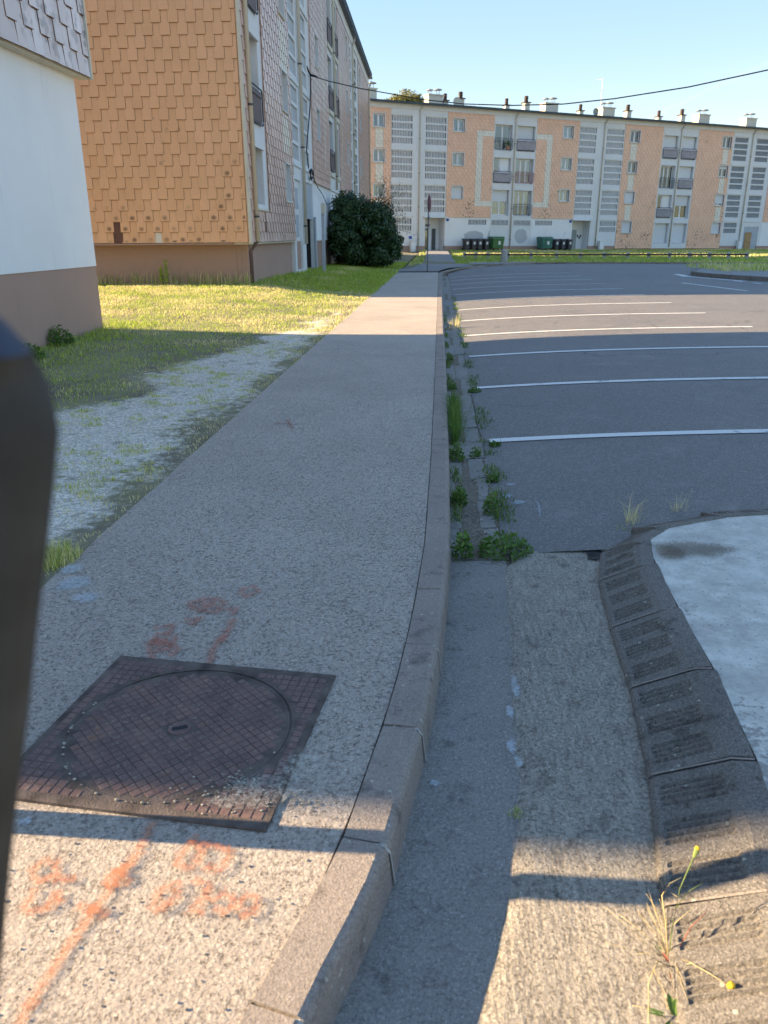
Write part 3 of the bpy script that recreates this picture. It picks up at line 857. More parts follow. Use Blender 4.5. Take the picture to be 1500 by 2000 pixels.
paintbuild(m, 'pale_paint_spots', MAT['chalk'])
m = MB()
ribbon(m, [(0.625, 4.735), (0.640, 4.66), (0.633, 4.586), (0.618, 4.42)], .010, lambda x, y: road_z(x) + .011)
ribbon(m, [(0.575, 4.555), (0.700, 4.561)], .010, lambda x, y: road_z(x) + .012)
ribbon(m, [(1.035, 4.440), (0.958, 4.425), (0.945, 4.392), (0.985, 4.375)], .009, lambda x, y: road_z(x) + .012)
for i, (x_, y_, r) in enumerate([(.46, 4.86, .05), (.52, 4.72, .055), (.50, 5.1, .04)]): blob(m, (x_, y_), r, lambda x, y, i=i: road_z(x) + .010 + .001 * i)
paintbuild(m, 'surveyor_marks', MAT['chalk'])
m = MB(); blob(m, (-.47, 1.80), .12, lambda x, y: SP + .0125, sx=1.2, sy=.7); blob(m, (-.38, 1.90), .09, lambda x, y: SP + .013, sx=1, sy=1.1); blob(m, (-.52, 1.74), .09, lambda x, y: SP + .0135, sx=1.4, sy=.5)
paintbuild(m, 'spilled_cement', MAT['cement'])
m = MB()
vs = [(1.097, 3.712), (1.085, 3.63), (1.099, 3.548), (1.21, 3.523), (1.351, 3.593), (1.457, 3.644), (1.44, 3.716), (1.35, 3.746), (1.238, 3.789)]
blob(m, (1.25, 3.66), .15, lambda x, y: IH + .0095, sx=1.35, sy=.75, n=24); blob(m, (1.14, 3.60), .09, lambda x, y: IH + .0105, sx=.8, sy=1.1)
paintbuild(m, 'dark_stain', MAT['damp'])

# ------------------------------------------------------------------ painted bay lines
mk = empty('road_markings', (0, 0, 0)); mk['kind'] = 'structure'
def line(p, q, w, z=.012):
    P = Vector((*p, 0)); Q = Vector((*q, 0)); d = (Q - P).normalized(); n = Vector((d.y, -d.x, 0)) * w / 2; N = max(2, int((Q - P).length / .3))
    vs = []
    for i in range(N + 1):
        c = P + (Q - P) * i / N
        for s_ in (-1, 1):
            a = c + n * s_ * (1 + .06 * nb(c.x * 9, c.y * 9 + s_)); vs.append((a.x, a.y, road_z(a.x) + z))
    mm = MB(); mm.add(vs, [(i * 2, i * 2 + 1, i * 2 + 3, i * 2 + 2) for i in range(N)]); mm.build('painted_line', MAT['roadpaint'], mk)
for i in range(12):
    y0 = 6.3 + 2.355 * i
    line((.42 + .03 * rnd.random(), y0), (5.03, y0 - .08), .115)
line((7.25, 25.06), (7.85, 21.4), .12); line((8.09, 20.7), (8.6, 18.2), .12)
for x_, y_ in [(8.95, 26.9), (9.1, 25.7), (9.25, 24.6), (9.5, 23.3)]: line((x_, y_ + .25), (x_ + .06, y_ - .25), .12)

# distant traffic island on the right
isl = [(9.2, 30.2), (8.9, 29.3), (9.1, 28.0), (9.6, 26.5), (10.4, 25.0), (14, 19), (40, 8), (60, 20), (30, 31), (16, 35.5), (12.5, 35.3), (10.3, 33)]
ir = empty('far_island', (0, 0, 0)); ir['kind'] = 'structure'
mm = MB(); mm.add([(x, y, road_z(x) + .13) for x, y in isl], [tuple(range(len(isl)))]); mm.build('island_surface', MAT['path'], ir)
pts = stretch([(10.3, 33), (9.2, 30.2), (8.9, 29.3), (9.1, 28.0), (9.6, 26.5), (10.4, 25.0), (14, 19), (20, 16)], .9)
for i in range(len(pts) - 1):
    sweep_stone('kerb_stone', pts[i + 1], pts[i], [(-.16, .0), (-.16, .138), (-.01, .138), (.01, -.02)], MAT['ribkerb'], ir, lambda x, y: road_z(x), tone=rnd.random())
line((8.55, 30.3), (8.45, 28.6), .25); line((8.45, 28.6), (9.3, 25.6), .18, .014)

# ------------------------------------------------------------------ manhole
mh = empty('manhole_cover', (-.795, 2.085, PZ + .002), math.radians(-6.5))
tag(mh, 'rusty cast iron manhole with round lid in a square studded frame', 'manhole')
h = .412
mm = MB(); N = 48; R0 = .352
outer = []
for i in range(N):
    t = 2 * math.pi * i / N; c_, s_ = math.cos(t), math.sin(t); q = h / max(abs(c_), abs(s_)); outer.append((c_ * q, s_ * q * .951))
vs = [(a, b, .007) for a, b in outer] + [(R0 * math.cos(2 * math.pi * i / N), R0 * math.sin(2 * math.pi * i / N), .007) for i in range(N)] + \
     [(R0 * math.cos(2 * math.pi * i / N), R0 * math.sin(2 * math.pi * i / N), -.03) for i in range(N)] + [(a, b, -.03) for a, b in outer]
fs = []
for i in range(N):
    j = (i + 1) % N
    fs += [(i, j, N + j, N + i), (N + i, N + j, 2 * N + j, 2 * N + i), (3 * N + i, 3 * N + j, j, i)]
mm.add(vs, fs); fr = mm.build('frame', MAT['iron_floor'], mh)
mm = MB()
st = .034
for i in range(-13, 14):
    for j in range(-13, 14):
        cx, cy = i * st * .92, j * st * .92
        if abs(cx) > h - .02 or abs(cy) > h * .951 - .02: continue
        if math.hypot(cx, cy) < R0 + .022: continue
        s_ = st * .42
        mm.add([(cx - s_, cy - s_, .006), (cx + s_, cy - s_, .006), (cx + s_, cy + s_, .006), (cx - s_, cy + s_, .006), (cx - s_ * .88, cy - s_ * .88, .0088), (cx + s_ * .88, cy - s_ * .88, .0088), (cx + s_ * .88, cy + s_ * .88, .0088), (cx - s_ * .88, cy + s_ * .88, .0088)],
               [(4, 5, 6, 7), (0, 1, 5, 4), (1, 2, 6, 5), (2, 3, 7, 6), (3, 0, 4, 7)])
o = mm.build('frame_studs', MAT['iron'], fr); o['kind'] = 'stuff'
mm = MB(); R1 = .348
vs = [(R1 * math.cos(2 * math.pi * i / N), R1 * math.sin(2 * math.pi * i / N), z) for z in (-.02, .005, ) for i in range(N)]
vs += [((R1 - .006) * math.cos(2 * math.pi * i / N), (R1 - .006) * math.sin(2 * math.pi * i / N), .008) for i in range(N)] + [((R1 - .012) * math.cos(2 * math.pi * i / N), (R1 - .012) * math.sin(2 * math.pi * i / N), .006) for i in range(N)]
fs = [(k_ * N + i, k_ * N + (i + 1) % N, (k_ + 1) * N + (i + 1) % N, (k_ + 1) * N + i) for k_ in range(3) for i in range(N)] + [tuple(range(3 * N, 4 * N))]
mm.add(vs, fs); lid = mm.build('lid', MAT['iron_floor'], mh, loc=(.0, -.004, 0))
mm = MB(); c45 = math.cos(math.radians(50)); s45 = math.sin(math.radians(50))
for i in range(-16, 17):
    for j in range(-16, 17):
        a, b = i * .029, j * .029
        cx, cy = a * c45 - b * s45, a * s45 + b * c45
        if math.hypot(cx, cy) > R1 - .024 or math.hypot(cx, cy) < .045: continue
        s_ = .0132; t_ = .0124
        P_ = [(a - s_, b - s_), (a + s_, b - s_), (a + s_, b + s_), (a - s_, b + s_)]; Q_ = [(a - t_, b - t_), (a + t_, b - t_), (a + t_, b + t_), (a - t_, b + t_)]
        zt = .0074 + .0004 * nb(i, j)
        mm.add([(p * c45 - q * s45, p * s45 + q * c45, .0055) for p, q in P_] + [(p * c45 - q * s45, p * s45 + q * c45, zt) for p, q in Q_], [(4, 5, 6, 7), (0, 1, 5, 4), (1, 2, 6, 5), (2, 3, 7, 6), (3, 0, 4, 7)])
o = mm.build('lid_studs', MAT['iron'], lid, kind='stuff')
mm = MB(); mm.cyl((0, 0, .0), (0, 0, .0085), .036, n=24); mm.build('lid_boss', MAT['iron'], lid)
mm = MB(); mm.box(-.024, .024, -.0085, .0085, .0088, .0100); o = mm.build('key_slot', MAT['inner'], lid); o.rotation_euler = (0, 0, math.radians(28))
mm = MB()
for r0, r1, z in [(R1 - .001, R0 + .001, .003)]:
    vs = [(r * math.cos(2 * math.pi * i / N), r * math.sin(2 * math.pi * i / N), z + (.0035 if (2.6 < (2 * math.pi * i / N) < 5.6) else 0)) for r in (r0, r1) for i in range(N)]
    mm.add(vs, [(i, (i + 1) % N, N + (i + 1) % N, N + i) for i in range(N)])
mm.build('joint_grit', MAT['iron_floor'], mh, loc=(0, -.002, 0))

# loose pebbles on the pavement and along the gutter
vs = []; fs = []
def pebble(x, y, z, r):
    o = len(vs); a = rnd.random() * 6
    for dz, rr in ((-.3, .8), (.35, .95), (.8, .5)):
        for i in range(6):
            t = a + i * math.pi / 3; q = rr * (1 + rnd.uniform(-.2, .2)); vs.append((x + r * q * math.cos(t) * 1.25, y + r * q * math.sin(t), z + r * dz * .8))
    for l in range(2):
        for i in range(6): fs.append((o + l * 6 + i, o + l * 6 + (i + 1) % 6, o + (l + 1) * 6 + (i + 1) % 6, o + (l + 1) * 6 + i))
    fs.append(tuple(o + 12 + i for i in range(6)))
for _ in range(420):
    y = 1.1 + 3.2 * rnd.random() ** 1.5; x = rnd.uniform(-1.6, kx(y) - .02); pebble(x, y, PZ + .002, rnd.uniform(.0015, .0045))
for _ in range(160): pebble(rnd.gauss(-.47, .10), rnd.gauss(1.80, .05), PZ + .012, rnd.uniform(.002, .004))
for _ in range(35):
    t = rnd.uniform(2.7, 5.4); pebble(-.79 + .350 * math.cos(t), 2.08 + .350 * math.sin(t), PZ + .012, rnd.uniform(.002, .005))
for _ in range(250):
    y = rnd.uniform(3.6, 9); pebble(rnd.uniform(.11, .5), y, .003, rnd.uniform(.002, .009))
for x, y, r in [(.32, 4.0, .014), (.25, 3.93, .010), (.29, 4.2, .012)]: pebble(x, y, .004, r)
me = bpy.data.meshes.new('loose_pebbles'); me.from_pydata(vs, [], fs); me.materials.append(MAT['pebble']); link('loose_pebbles', me, kind='stuff')

# ------------------------------------------------------------------ building helpers
def wall_holes(name, x0, x1, z0, z1, holes, yf, depth, mat, parent, label=None):
    """wall facing local -y with real openings and reveals"""
    hs = [(max(a, x0), min(b, x1), max(c, z0), min(d, z1)) for a, b, c, d in holes if b > x0 and a < x1 and d > z0 and c < z1]
    X = sorted({x0, x1, *[h[0] for h in hs], *[h[1] for h in hs]}); Z = sorted({z0, z1, *[h[2] for h in hs], *[h[3] for h in hs]})
    def inh(x, z): return any(a < x < b and c < z < d for a, b, c, d in hs)
    mm = MB()
    for i in range(len(X) - 1):
        for j in range(len(Z) - 1):
            if not inh((X[i] + X[i + 1]) / 2, (Z[j] + Z[j + 1]) / 2):
                mm.add([(X[i], yf, Z[j]), (X[i + 1], yf, Z[j]), (X[i + 1], yf, Z[j + 1]), (X[i], yf, Z[j + 1])], [(0, 1, 2, 3)])
    for a, b, c, d in hs:
        mm.add([(a, yf, c), (a, yf + depth, c), (a, yf + depth, d), (a, yf, d)], [(0, 1, 2, 3)])
        mm.add([(b, yf, c), (b, yf + depth, c), (b, yf + depth, d), (b, yf, d)], [(3, 2, 1, 0)])
        mm.add([(a, yf, c), (b, yf, c), (b, yf + depth, c), (a, yf + depth, c)], [(0, 1, 2, 3)])
        mm.add([(a, yf, d), (b, yf, d), (b, yf + depth, d), (a, yf + depth, d)], [(3, 2, 1, 0)])
    for (a, b) in ((x0, x0), (x1, x1)):
        mm.add([(a, yf, z0), (a, yf + depth, z0), (a, yf + depth, z1), (a, yf, z1)], [(0, 1, 2, 3)])
    mm.add([(x0, yf, z0), (x1, yf, z0), (x1, yf + depth, z0), (x0, yf + depth, z0)], [(3, 2, 1, 0)])
    mm.add([(x0, yf, z1), (x1, yf, z1), (x1, yf + depth, z1), (x0, yf + depth, z1)], [(0, 1, 2, 3)])
    return mm.build(name, mat, parent, label=label)

SMESH = {}
JOINT_SHADE = simple('slate_joint_shade', (.20, .11, .065), .9, .3, 5)  # shadow lines in the joints, painted dark on slate bottom and side edges
JOINT_SHADE_FAR = simple('slate_joint_shade_far', (.40, .22, .14), .9, .3, 5)  # paler version of the painted joint shade, for the joined slates
def slate_mesh(w, H, mat):
    key = (round(w, 3), round(H, 3), mat.name)
    if key not in SMESH:
        mm = MB(); slate_add(mm, 0, w, 0, H, 0); me = bpy.data.meshes.new('slate'); me.from_pydata(mm.v, [], mm.f); me.materials.append(mat); me.materials.append(JOINT_SHADE)
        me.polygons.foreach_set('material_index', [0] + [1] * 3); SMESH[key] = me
    return SMESH[key]
def slate_add(mm, x0, x1, z0, z1, y, tone=0.0, lift=.030):
    e, t = .006, .012
    mm.add([(x0 + e, y - lift, z0 + e), (x1 - e, y - lift, z0 + e), (x1 - e, y - .007, z1), (x0 + e, y - .007, z1), (x0, y - lift + t, z0), (x1, y - lift + t, z0), (x1, y, z1), (x0, y, z1)],
           [(0, 1, 2, 3), (0, 4, 5, 1), (0, 3, 7, 4), (1, 5, 6, 2)], tone)
def clip(r, holes):
    a, b, c, d = r
    for h in holes:
        if b > h[0] + 1e-4 and a < h[1] - 1e-4 and d > h[2] + 1e-4 and c < h[3] - 1e-4:
            opts = [(a, min(b, h[0]), c, d), (max(a, h[1]), b, c, d), (a, b, c, min(d, h[2])), (a, b, max(c, h[3]), d)]
            opts = [o for o in opts if o[1] - o[0] > .03 and o[3] - o[2] > .04]
            if not opts: return None
            a, b, c, d = max(opts, key=lambda o: (o[1] - o[0]) * (o[3] - o[2]))
    return a, b, c, d
def slates(parent, x0, x1, z0, z1, holes, yf, mat, objz=None, objx=None, pitch=.265, sp=.43, w=.262, special=None, altmat=None):
    """rows of slates, each row shifted by half a slate; returns how many were made as objects"""
    joined = {}; cnt = 0; r = 0
    z = z0
    rows = int((z1 - z0) / pitch) + 1
    for r in range(-1, rows):
        zb = z0 + r * pitch
        off = (r % 2) * sp / 2
        n = int((x1 - x0) / sp) + 3
        for i in range(-1, n):
            xa = x0 + off + i * sp - .02
            raw = (xa, xa + w, zb, zb + 2 * pitch - .01)
            if r == -1: raw = (xa, xa + w, z0, zb + 2 * pitch - .01)
            a, b, c, d = max(raw[0], x0), min(raw[1], x1), max(raw[2], z0), min(raw[3], z1)
            if b - a < .03 or d - c < .05: continue
            q = clip((a, b, c, d), holes)
            if not q: continue
            a, b, c, d = q
            mk_ = mat
            if altmat:
                alt = altmat((a + b) / 2, c + .15)
                if alt: mk_ = alt
            if objz and objz[0] <= c < objz[1] and (objx is None or objx[0] <= a <= objx[1]):
                o = link('slate', slate_mesh(w, 2 * pitch - .01, mk_), parent)
                o.location = (a, yf + rnd.uniform(-.0015, .0015), c + rnd.uniform(-.003, .003)); o.scale = ((b - a) / w, 1, (d - c) / (2 * pitch - .01))
                o.rotation_euler = (0, rnd.uniform(-.005, .005), 0)
                cnt += 1
            else:
                joined.setdefault(mk_.name, (MB(), mk_))
                slate_add(joined[mk_.name][0], a, b, c + rnd.uniform(-.003, .003), d, yf, .001 + rnd.random())
    for mb, mm_ in joined.values():
        o = mb.build('slates', mm_, parent, kind='stuff'); o.data.materials.append(JOINT_SHADE_FAR); o.data.polygons.foreach_set('material_index', ([0] + [1] * 3) * (len(mb.f) // 4))
    return cnt

def window(parent, x0, x1, z0, z1, y, mat=None, leaves=2, curtain=0.0, shutter=0.0, sill=True, name='window'):
    """frame with a child for each pane; shutter = share of the height covered"""
    mm = MB(); f = .055
    mm.box(x0, x1, y, y + .05, z0, z0 + f); mm.box(x0, x1, y, y + .05, z1 - f, z1); mm.box(x0, x0 + f, y, y + .05, z0 + f, z1 - f); mm.box(x1 - f, x1, y, y + .05, z0 + f, z1 - f)
    W = (x1 - x0 - 2 * f) / leaves
    for i in range(1, leaves): mm.box(x0 + f + W * i - .045, x0 + f + W * i + .045, y - .004, y + .05, z0 + f, z1 - f)
    w_ = mm.build(name, mat or MAT['white'], parent)
    for i in range(leaves):
        p = MB(); a, b = x0 + f + W * i + (.045 if i else .01), x0 + f + W * (i + 1) - (.045 if i < leaves - 1 else .01)
        s_ = .035
        p.box(a + s_, b - s_, y + .022, y + .028, z0 + f + s_, z1 - f - s_); p.build('pane', MAT['glass'], w_)
        sa = MB(); sa.box(a, a + s_, y + .01, y + .04, z0 + f, z1 - f); sa.box(b - s_, b, y + .01, y + .04, z0 + f, z1 - f); sa.box(a + s_, b - s_, y + .01, y + .04, z0 + f, z0 + f + s_); sa.box(a + s_, b - s_, y + .01, y + .04, z1 - f - s_, z1 - f)
        sa.build('sash', mat or MAT['white'], w_)
    if curtain:
        cu = MB(); n = 14
        for a, b in ((x0 + f, x0 + f + (x1 - x0) * curtain), (x1 - f - (x1 - x0) * curtain, x1 - f)):
            vs = [(a + (b - a) * i / n, y + .12 + .02 * math.sin(i * 2.2), zz) for zz in (z0 + .04, z1 - .04) for i in range(n + 1)]
            cu.add(vs, [(i, i + 1, n + 2 + i, n + 1 + i) for i in range(n)])
        cu.build('curtain', MAT['curtain'], w_)
    if shutter:
        s_ = MB(); zb = z1 - (z1 - z0) * shutter; s_.box(x0 + .02, x1 - .02, y - .035, y - .02, zb, z1)
        s_.build('roller_shutter', MAT['shutter'], w_)
    if sill:
        s_ = MB(); s_.box(x0 - .06, x1 + .06, y - .26, y, z0 - .05, z0 - .001); s_.build('sill', MAT['cream_trim'] if name == 'window' else MAT['white'], w_)
    return w_

def guard(parent, x0, x1, z0, z1, y, mat, panel=None, bars=True):
    r = .12; P = []
    for cx, cz, a0 in ((x1 - r, z1 - r, 0), (x0 + r, z1 - r, 90), (x0 + r, z0 + r, 180), (x1 - r, z0 + r, 270)):
        for k_ in range(0, 91, 30):
            t = math.radians(a0 + k_); P.append((cx + r * math.cos(t), y, cz + r * math.sin(t)))
    P.append(P[0])
    mm = MB(); mm.tube(P, .022, 6)
    mm.box(x0 + .04, x1 - .04, y - .012, y + .012, z1 - .20, z1 - .17)
    if bars:
        n = int((x1 - x0) / .11)
        for i in range(1, n): xx = x0 + (x1 - x0) * i / n; mm.box(xx - .007, xx + .007, y - .007, y + .007, z0, z1 - .17)
    g_ = mm.build('balcony_guard', mat, parent)
    if panel:
        p = MB(); p.box(x0 + .05, x1 - .05, y + .02, y + .03, z0 + .05, z1 - .06); p.build('guard_panel', panel, g_)
    return g_

def grille(parent, x0, x1, z0, z1, y, solid=False):
    mm = MB()
    if solid:
        n = 5
        for i in range(n): zz = z0 + (z1 - z0) * (i + .15) / n; mm.add([(x0, y + .02, zz), (x1, y + .02, zz), (x1, y + .10, zz + (z1 - z0) / n), (x0, y + .10, zz + (z1 - z0) / n)], [(0, 1, 2, 3)])
        return mm.build('louvre_bars', MAT['louvre'], parent, kind='stuff')
    n = int(round((x1 - x0) / .15))
    for i in range(1, n): xx = x0 + (x1 - x0) * i / n; mm.box(xx - .034, xx + .034, y + .015, y + .09, z0, z1)
    return mm.build('louvre_bars', MAT['panel'], parent, kind='stuff')

def pipe_(parent, x, z0, z1, y, r=.055, swan=True):
    mm = MB(); P = [(x, y, z0), (x, y, z1 - .5)] + ([(x, y - .02, z1 - .38), (x + .12, y - .12, z1 - .12), (x + .14, y - .14, z1)] if swan else [(x, y, z1)])
    mm.tube(P, r, 8); p = mm.build('drainpipe', MAT['pipe'], parent, smooth=True)
    mm = MB(); z = z0 + .6
    while z < z1 - .5: mm.cyl((x, y, z), (x, y, z + .05), r * 1.25, n=8); z += 2.67
    mm.build('pipe_clamp', MAT['metal_dark'], p, kind='stuff')
    return p

def chimney(parent, x, y, z0, w, h_, kind, cow=2):
    mm = MB()
    if kind == 'big':
        mm.box(x - w / 2, x + w / 2, y - .45, y + .45, z0, z0 + h_ - .12); c = mm.build('chimney', MAT['chimney'], parent)
        mm = MB(); mm.box(x - w / 2 - .08, x + w / 2 + .08, y - .53, y + .53, z0 + h_ - .12, z0 + h_ - .04); mm.build('cap_slab', MAT['chimney'], c)
        for i in range(cow):
            cx = x + (i - (cow - 1) / 2) * w * .5 + (.05 if i else -.03); zt = z0 + h_ - .04; dz = .34 + .08 * i; r = .30 + .06 * i
            mm = MB()
            for a in range(4):
                t = a * math.pi / 2 + .5; mm.cyl((cx + .16 * math.cos(t), y + .16 * math.sin(t), zt), (cx + .16 * math.cos(t), y + .16 * math.sin(t), zt + dz), .012, n=5)
            mm.cyl((cx, y, zt + dz - .03), (cx, y, zt + dz + .03), r, r * .92, 16); mm.cyl((cx, y, zt + dz + .03), (cx, y, zt + dz + .10), r * .92, .05, 16)
            mm.cyl((cx, y, zt), (cx, y, zt + .08), .17, n=12)
            mm.build('cowl', MAT['zinc'], c)
    else:
        hb = h_ * .58
        mm.box(x - w / 2, x + w / 2, y - w / 2, y + w / 2, z0, z0 + hb); c = mm.build('chimney', MAT['chimney'], parent)
        mm = MB(); mm.box(x - w / 2 - .09, x + w / 2 + .09, y - w / 2 - .09, y + w / 2 + .09, z0 + hb, z0 + hb + .07)
        zz = z0 + hb + .07; r = w * .36
        for i in range(4): mm.cyl((x, y, zz), (x, y, zz + .06), r * .86, n=12); mm.cyl((x, y, zz + .06), (x, y, zz + .10), r * 1.1, n=12); zz += .115
        mm.cyl((x, y, zz), (x, y, zz + .05), r * 1.0, r * .7, 12)
        mm.build('chimney_pot', MAT['terracotta'], c)
    return c

def lining(root, a, b, c, d):
    mm = MB(); e = .028
    mm.box(a + .001, a + e, -.05, .26, c, d); mm.box(b - e, b - .001, -.05, .26, c, d); mm.box(a + e, b - e, -.05, .26, d - e, d - .001); mm.box(a + e, b - e, -.07, .26, c + .001, c + e)
    return mm.build('window_surround', MAT['panel'], root)
# ------------------------------------------------------------------ the long building across the far end
far = empty('apartment_building', (-5.5, 71.1, 0), 0)
far.rotation_euler = (0, .0105, math.radians(26.6))
tag(far, 'long apartment building with apricot slates and white louvred stairwells facing the car park', 'building')
ZB = .35
TOPS = [10.95, 8.30, 5.62]          # window heads of the three upper floors
MB().box(-.949, -.90, .31, 9.0, -1, 11.79).build('end_wall', MAT['render'], far)
mm = MB(); mm.box(-.89, 62, 1.2, 9, -1, 11.2); mm.build('interior_core', MAT['inner'], far)
mm = MB(); mm.box(-1.1, 62.2, -.38, 9.4, 11.80, 11.94); roof = mm.build('roof', MAT['roofedge'], far)
mm = MB(); mm.box(-1.1, 62.2, -.50, -.385, 11.76, 11.90); mm.build('gutter', MAT['roofedge'], far)
mm = MB(); mm.box(-.95, 62, -.06, .05, 11.42, 11.799); mm.build('cornice', MAT['panel'], far)
def far_panel(x0, x1, z0, wins, frame=None, altm=None):
    holes = [(a, b, c, d) for a, b, c, d in wins]
    wl = wall_holes('wall', x0, x1, z0, 11.419, holes, 0, .3, MAT['slate_front'], far)
    fr_ = []
    for a, b, c, d in wins:
        mm = MB(); e = .06
        # white lining round each window, a little proud of the slates
        mm.box(a - e, a, -.045, .2, c - e, d + e); mm.box(b, b + e, -.045, .2, c - e, d + e); mm.box(a, b, -.045, .2, d, d + e); mm.box(a, b, -.06, .2, c - e, c)
        mm.build('window_surround', MAT['panel'], far)
    hs = [(a - .06, b + .06, c - .06, d + .06) for a, b, c, d in wins]
    zs = [z for z in (altm or [])]
    slates(wl, x0, x1, z0, 11.419, hs + zs, -.002, MAT['slate_front'], pitch=.265)
    for a, b, c, d in zs: slates(wl, a, b, c, d, hs, -.003, MAT['slate_cream'], pitch=.265)
def strips(cx, hw, zones):
    return [(cx - hw, cx + hw, a, b) for a, b in zones]
def frame_alt(xo, xi, xe, zt, zb):
    lo, hi = min(xo, xe), max(xo, xe)
    r = [(lo, hi, zt - .44, zt), (lo, hi, zb, zb + .44)]
    r.append((min(xo, xi), max(xo, xi), zb + .44, zt - .44))
    return r
def far_windows(wins, curt, shut):
    for i, (a, b, c, d) in enumerate(wins):
        window(far, a, b, c, d, .16, curtain=curt[i], shutter=shut[i])
# panel 1 with cream patches between the windows
W1 = [(-.15, .85, t - 1.0, t) for t in TOPS]
far_panel(-.95, 1.44, 3.1, W1, altm=strips(.38, .36, [(5.75, 7.2), (8.42, 9.85), (3.1, 4.5)]))
far_windows(W1, [.2, .25, .3], [0, 0, 0])
# panel 2 and 3 with the cream bracket
W2 = [(7.22, 8.28, t - 1.0, t) for t in TOPS]
far_panel(6.67, 11.2, 3.1, W2, altm=frame_alt(9.5, 10.1, 11.2, 10.15, 4.05))
far_windows(W2, [.3, .3, 0], [0, 0, 1])
W3 = [(18.35, 19.45, t - 1.02, t) for t in TOPS]
far_panel(15.55, 20.1, 3.1, W3, altm=frame_alt(17.25, 16.65, 15.55, 10.15, 4.05))
far_windows(W3, [.35, .3, .25], [0, 0, 0])
T4 = TOPS + [2.95]
W4 = [(25.85, 26.95, t - 1.05, t) for t in T4]
far_panel(25.2, 29.7, ZB + .12, W4, altm=strips(26.35, .36, [(3.08, 4.45), (5.75, 7.15), (8.42, 9.8)]))
far_windows(W4, [.4, .4, .3, .2], [0, 0, .9, 1])
W5 = [(37.15, 38.3, t - 1.05, t) for t in T4]
far_panel(34.05, 38.5, ZB + .12, W5, altm=strips(37.7, .36, [(3.08, 4.45), (5.75, 7.15), (8.42, 9.8)]))
far_windows(W5, [.3, .2, .3, .2], [0, .3, .8, 1])
far_panel(44.0, 62, 3.1, [(45, 46, t - 1.0, t) for t in TOPS]); far_windows([(45, 46, t - 1.0, t) for t in TOPS], [.2] * 3, [0] * 3)

def stair_bay(root, x0, x1, cols, pipe_x, ground, solid=False, tops=TOPS, z0=ZB + .35, top=11.419, ybar=.05, hole_extra=()):
    holes = []
    for c0, c1 in cols:
        for t in tops:
            for r_ in range(4): holes.append((c0, c1, t - .02 - .56 * r_ - .43, t - .02 - .56 * r_))
    for c0, c1 in ground:
        for r_ in range(2): holes.append((c0, c1, 2.94 - .55 * r_ - .43, 2.94 - .55 * r_))
    wl = wall_holes('stairwell_wall', x0, x1, z0, top, holes + list(hole_extra), .02, .14, MAT['panel'], root)
    for (a, b, c, d) in holes: grille(wl, a, b, c, d, .03, solid)
    # slab edges between the storeys, standing a little proud, and the rims beside the columns
    mm = MB()
    for t in list(tops) + [3.0]:
        for c0, c1 in cols: MB().box(c0 - .12, c1 + .12, -.03, .019, t + .05, t + .16).build('floor_band', MAT['panel'], root)
    if pipe_x: pipe_(root, pipe_x, .6, 11.7, -.06)
    MB().box(x0 + .05, x1 - .05, .62, .66, 3.2, 11.3).build('stair_inner_wall', MAT['stair_in'], root)
    return wl
stair_bay(far, 1.44, 6.67, [(1.5, 3.38), (4.62, 6.54)], 4.05, [(1.6, 3.4)], hole_extra=[(4.72, 6.62, ZB, 3.02)])
stair_bay(far, 20.1, 25.2, [(20.2, 22.0), (23.2, 25.1)], 22.85, [(23.25, 25.05)], hole_extra=[(20.1, 22.1, ZB, 2.95)])
stair_bay(far, 38.5, 44.0, [(38.75, 40.5), (41.65, 43.4)], 41.05, [(38.8, 40.5)], solid=True, hole_extra=[(41.6, 43.6, ZB, 2.6)])
# loggia bays
def loggia(root, x0, x1, bays, floors, z0, top, pipe_x, y_win=.42, base=None):
    """floors: list of per-storey lists [(style)] for the bays"""
    holes = []
    for (a, b) in bays:
        for (f0, f1) in floors: holes.append((a, b, f0, f1))
    wl = wall_holes('loggia_wall', x0, x1, z0, top, holes, .0, y_win + .1, MAT['panel'], root)
    if pipe_x: pipe_(root, pipe_x, .6, 11.7, -.08)
    return wl
FL = [(8.66, 10.84), (5.99, 8.2), (3.30, 5.56)]
loggia(far, 11.2, 15.55, [(11.3, 13.05), (13.55, 15.4)], FL, ZB + .35, 11.419, 13.32)
styles = [[(11.3, 13.05, 'open_dark', 'g'), (13.55, 15.4, 'shut', 'g')], [(11.3, 13.05, 'half', 'g'), (13.55, 15.4, 'open', 'r')], [(11.3, 13.05, 'blind', None), (13.55, 15.4, 'open', 'g')]]
def loggia_fill(root, floor, items, yw=.30, yg=-.03):
    f0, f1 = floor
    mm = MB()
    for a, b, st, g_ in items:
        z1 = f1 - .12
        mm = MB(); mm.box(a + .01, b - .01, -.02, yw + .02, f1 - .12, f1 - .005); mm.build('lintel', MAT['panel'], root)
        if st == 'shut': window(root, a + .05, b - .05, f0 + .02, z1, yw, shutter=1, leaves=2, sill=False)
        elif st == 'blind': window(root, a + .05, b - .05, f0 + .02, z1, yw, shutter=.45, leaves=2, sill=False, curtain=.5)
        elif st == 'half':
            window(root, a + .05, a + .75, f0 + .02, z1, yw, leaves=1, sill=False, curtain=.2)
            s_ = MB(); s_.box(a + .76, b - .05, yw - .03, yw + .02, f0 + .02, z1); s_.build('shutter', MAT['white'], root)
        elif st == 'open_dark': window(root, a + .05, b - .05, f0 + .02, z1, yw, leaves=2, sill=False, curtain=.12)
        else: window(root, a + .05, b - .05, f0 + .02, z1, yw, leaves=3, sill=False, curtain=.3)
        if g_: guard(root, a - .02, b + .02, f0 + .08, f0 + .98, yg - .04, MAT['metal_red'] if g_ == 'r' else MAT['metal_dark'], MAT['greypanel'] if st in ('shut', 'half') else None, bars=True)
for fl, it in zip(FL, styles): loggia_fill(far, fl, it)
FL2 = FL + [(.95, 2.95)]
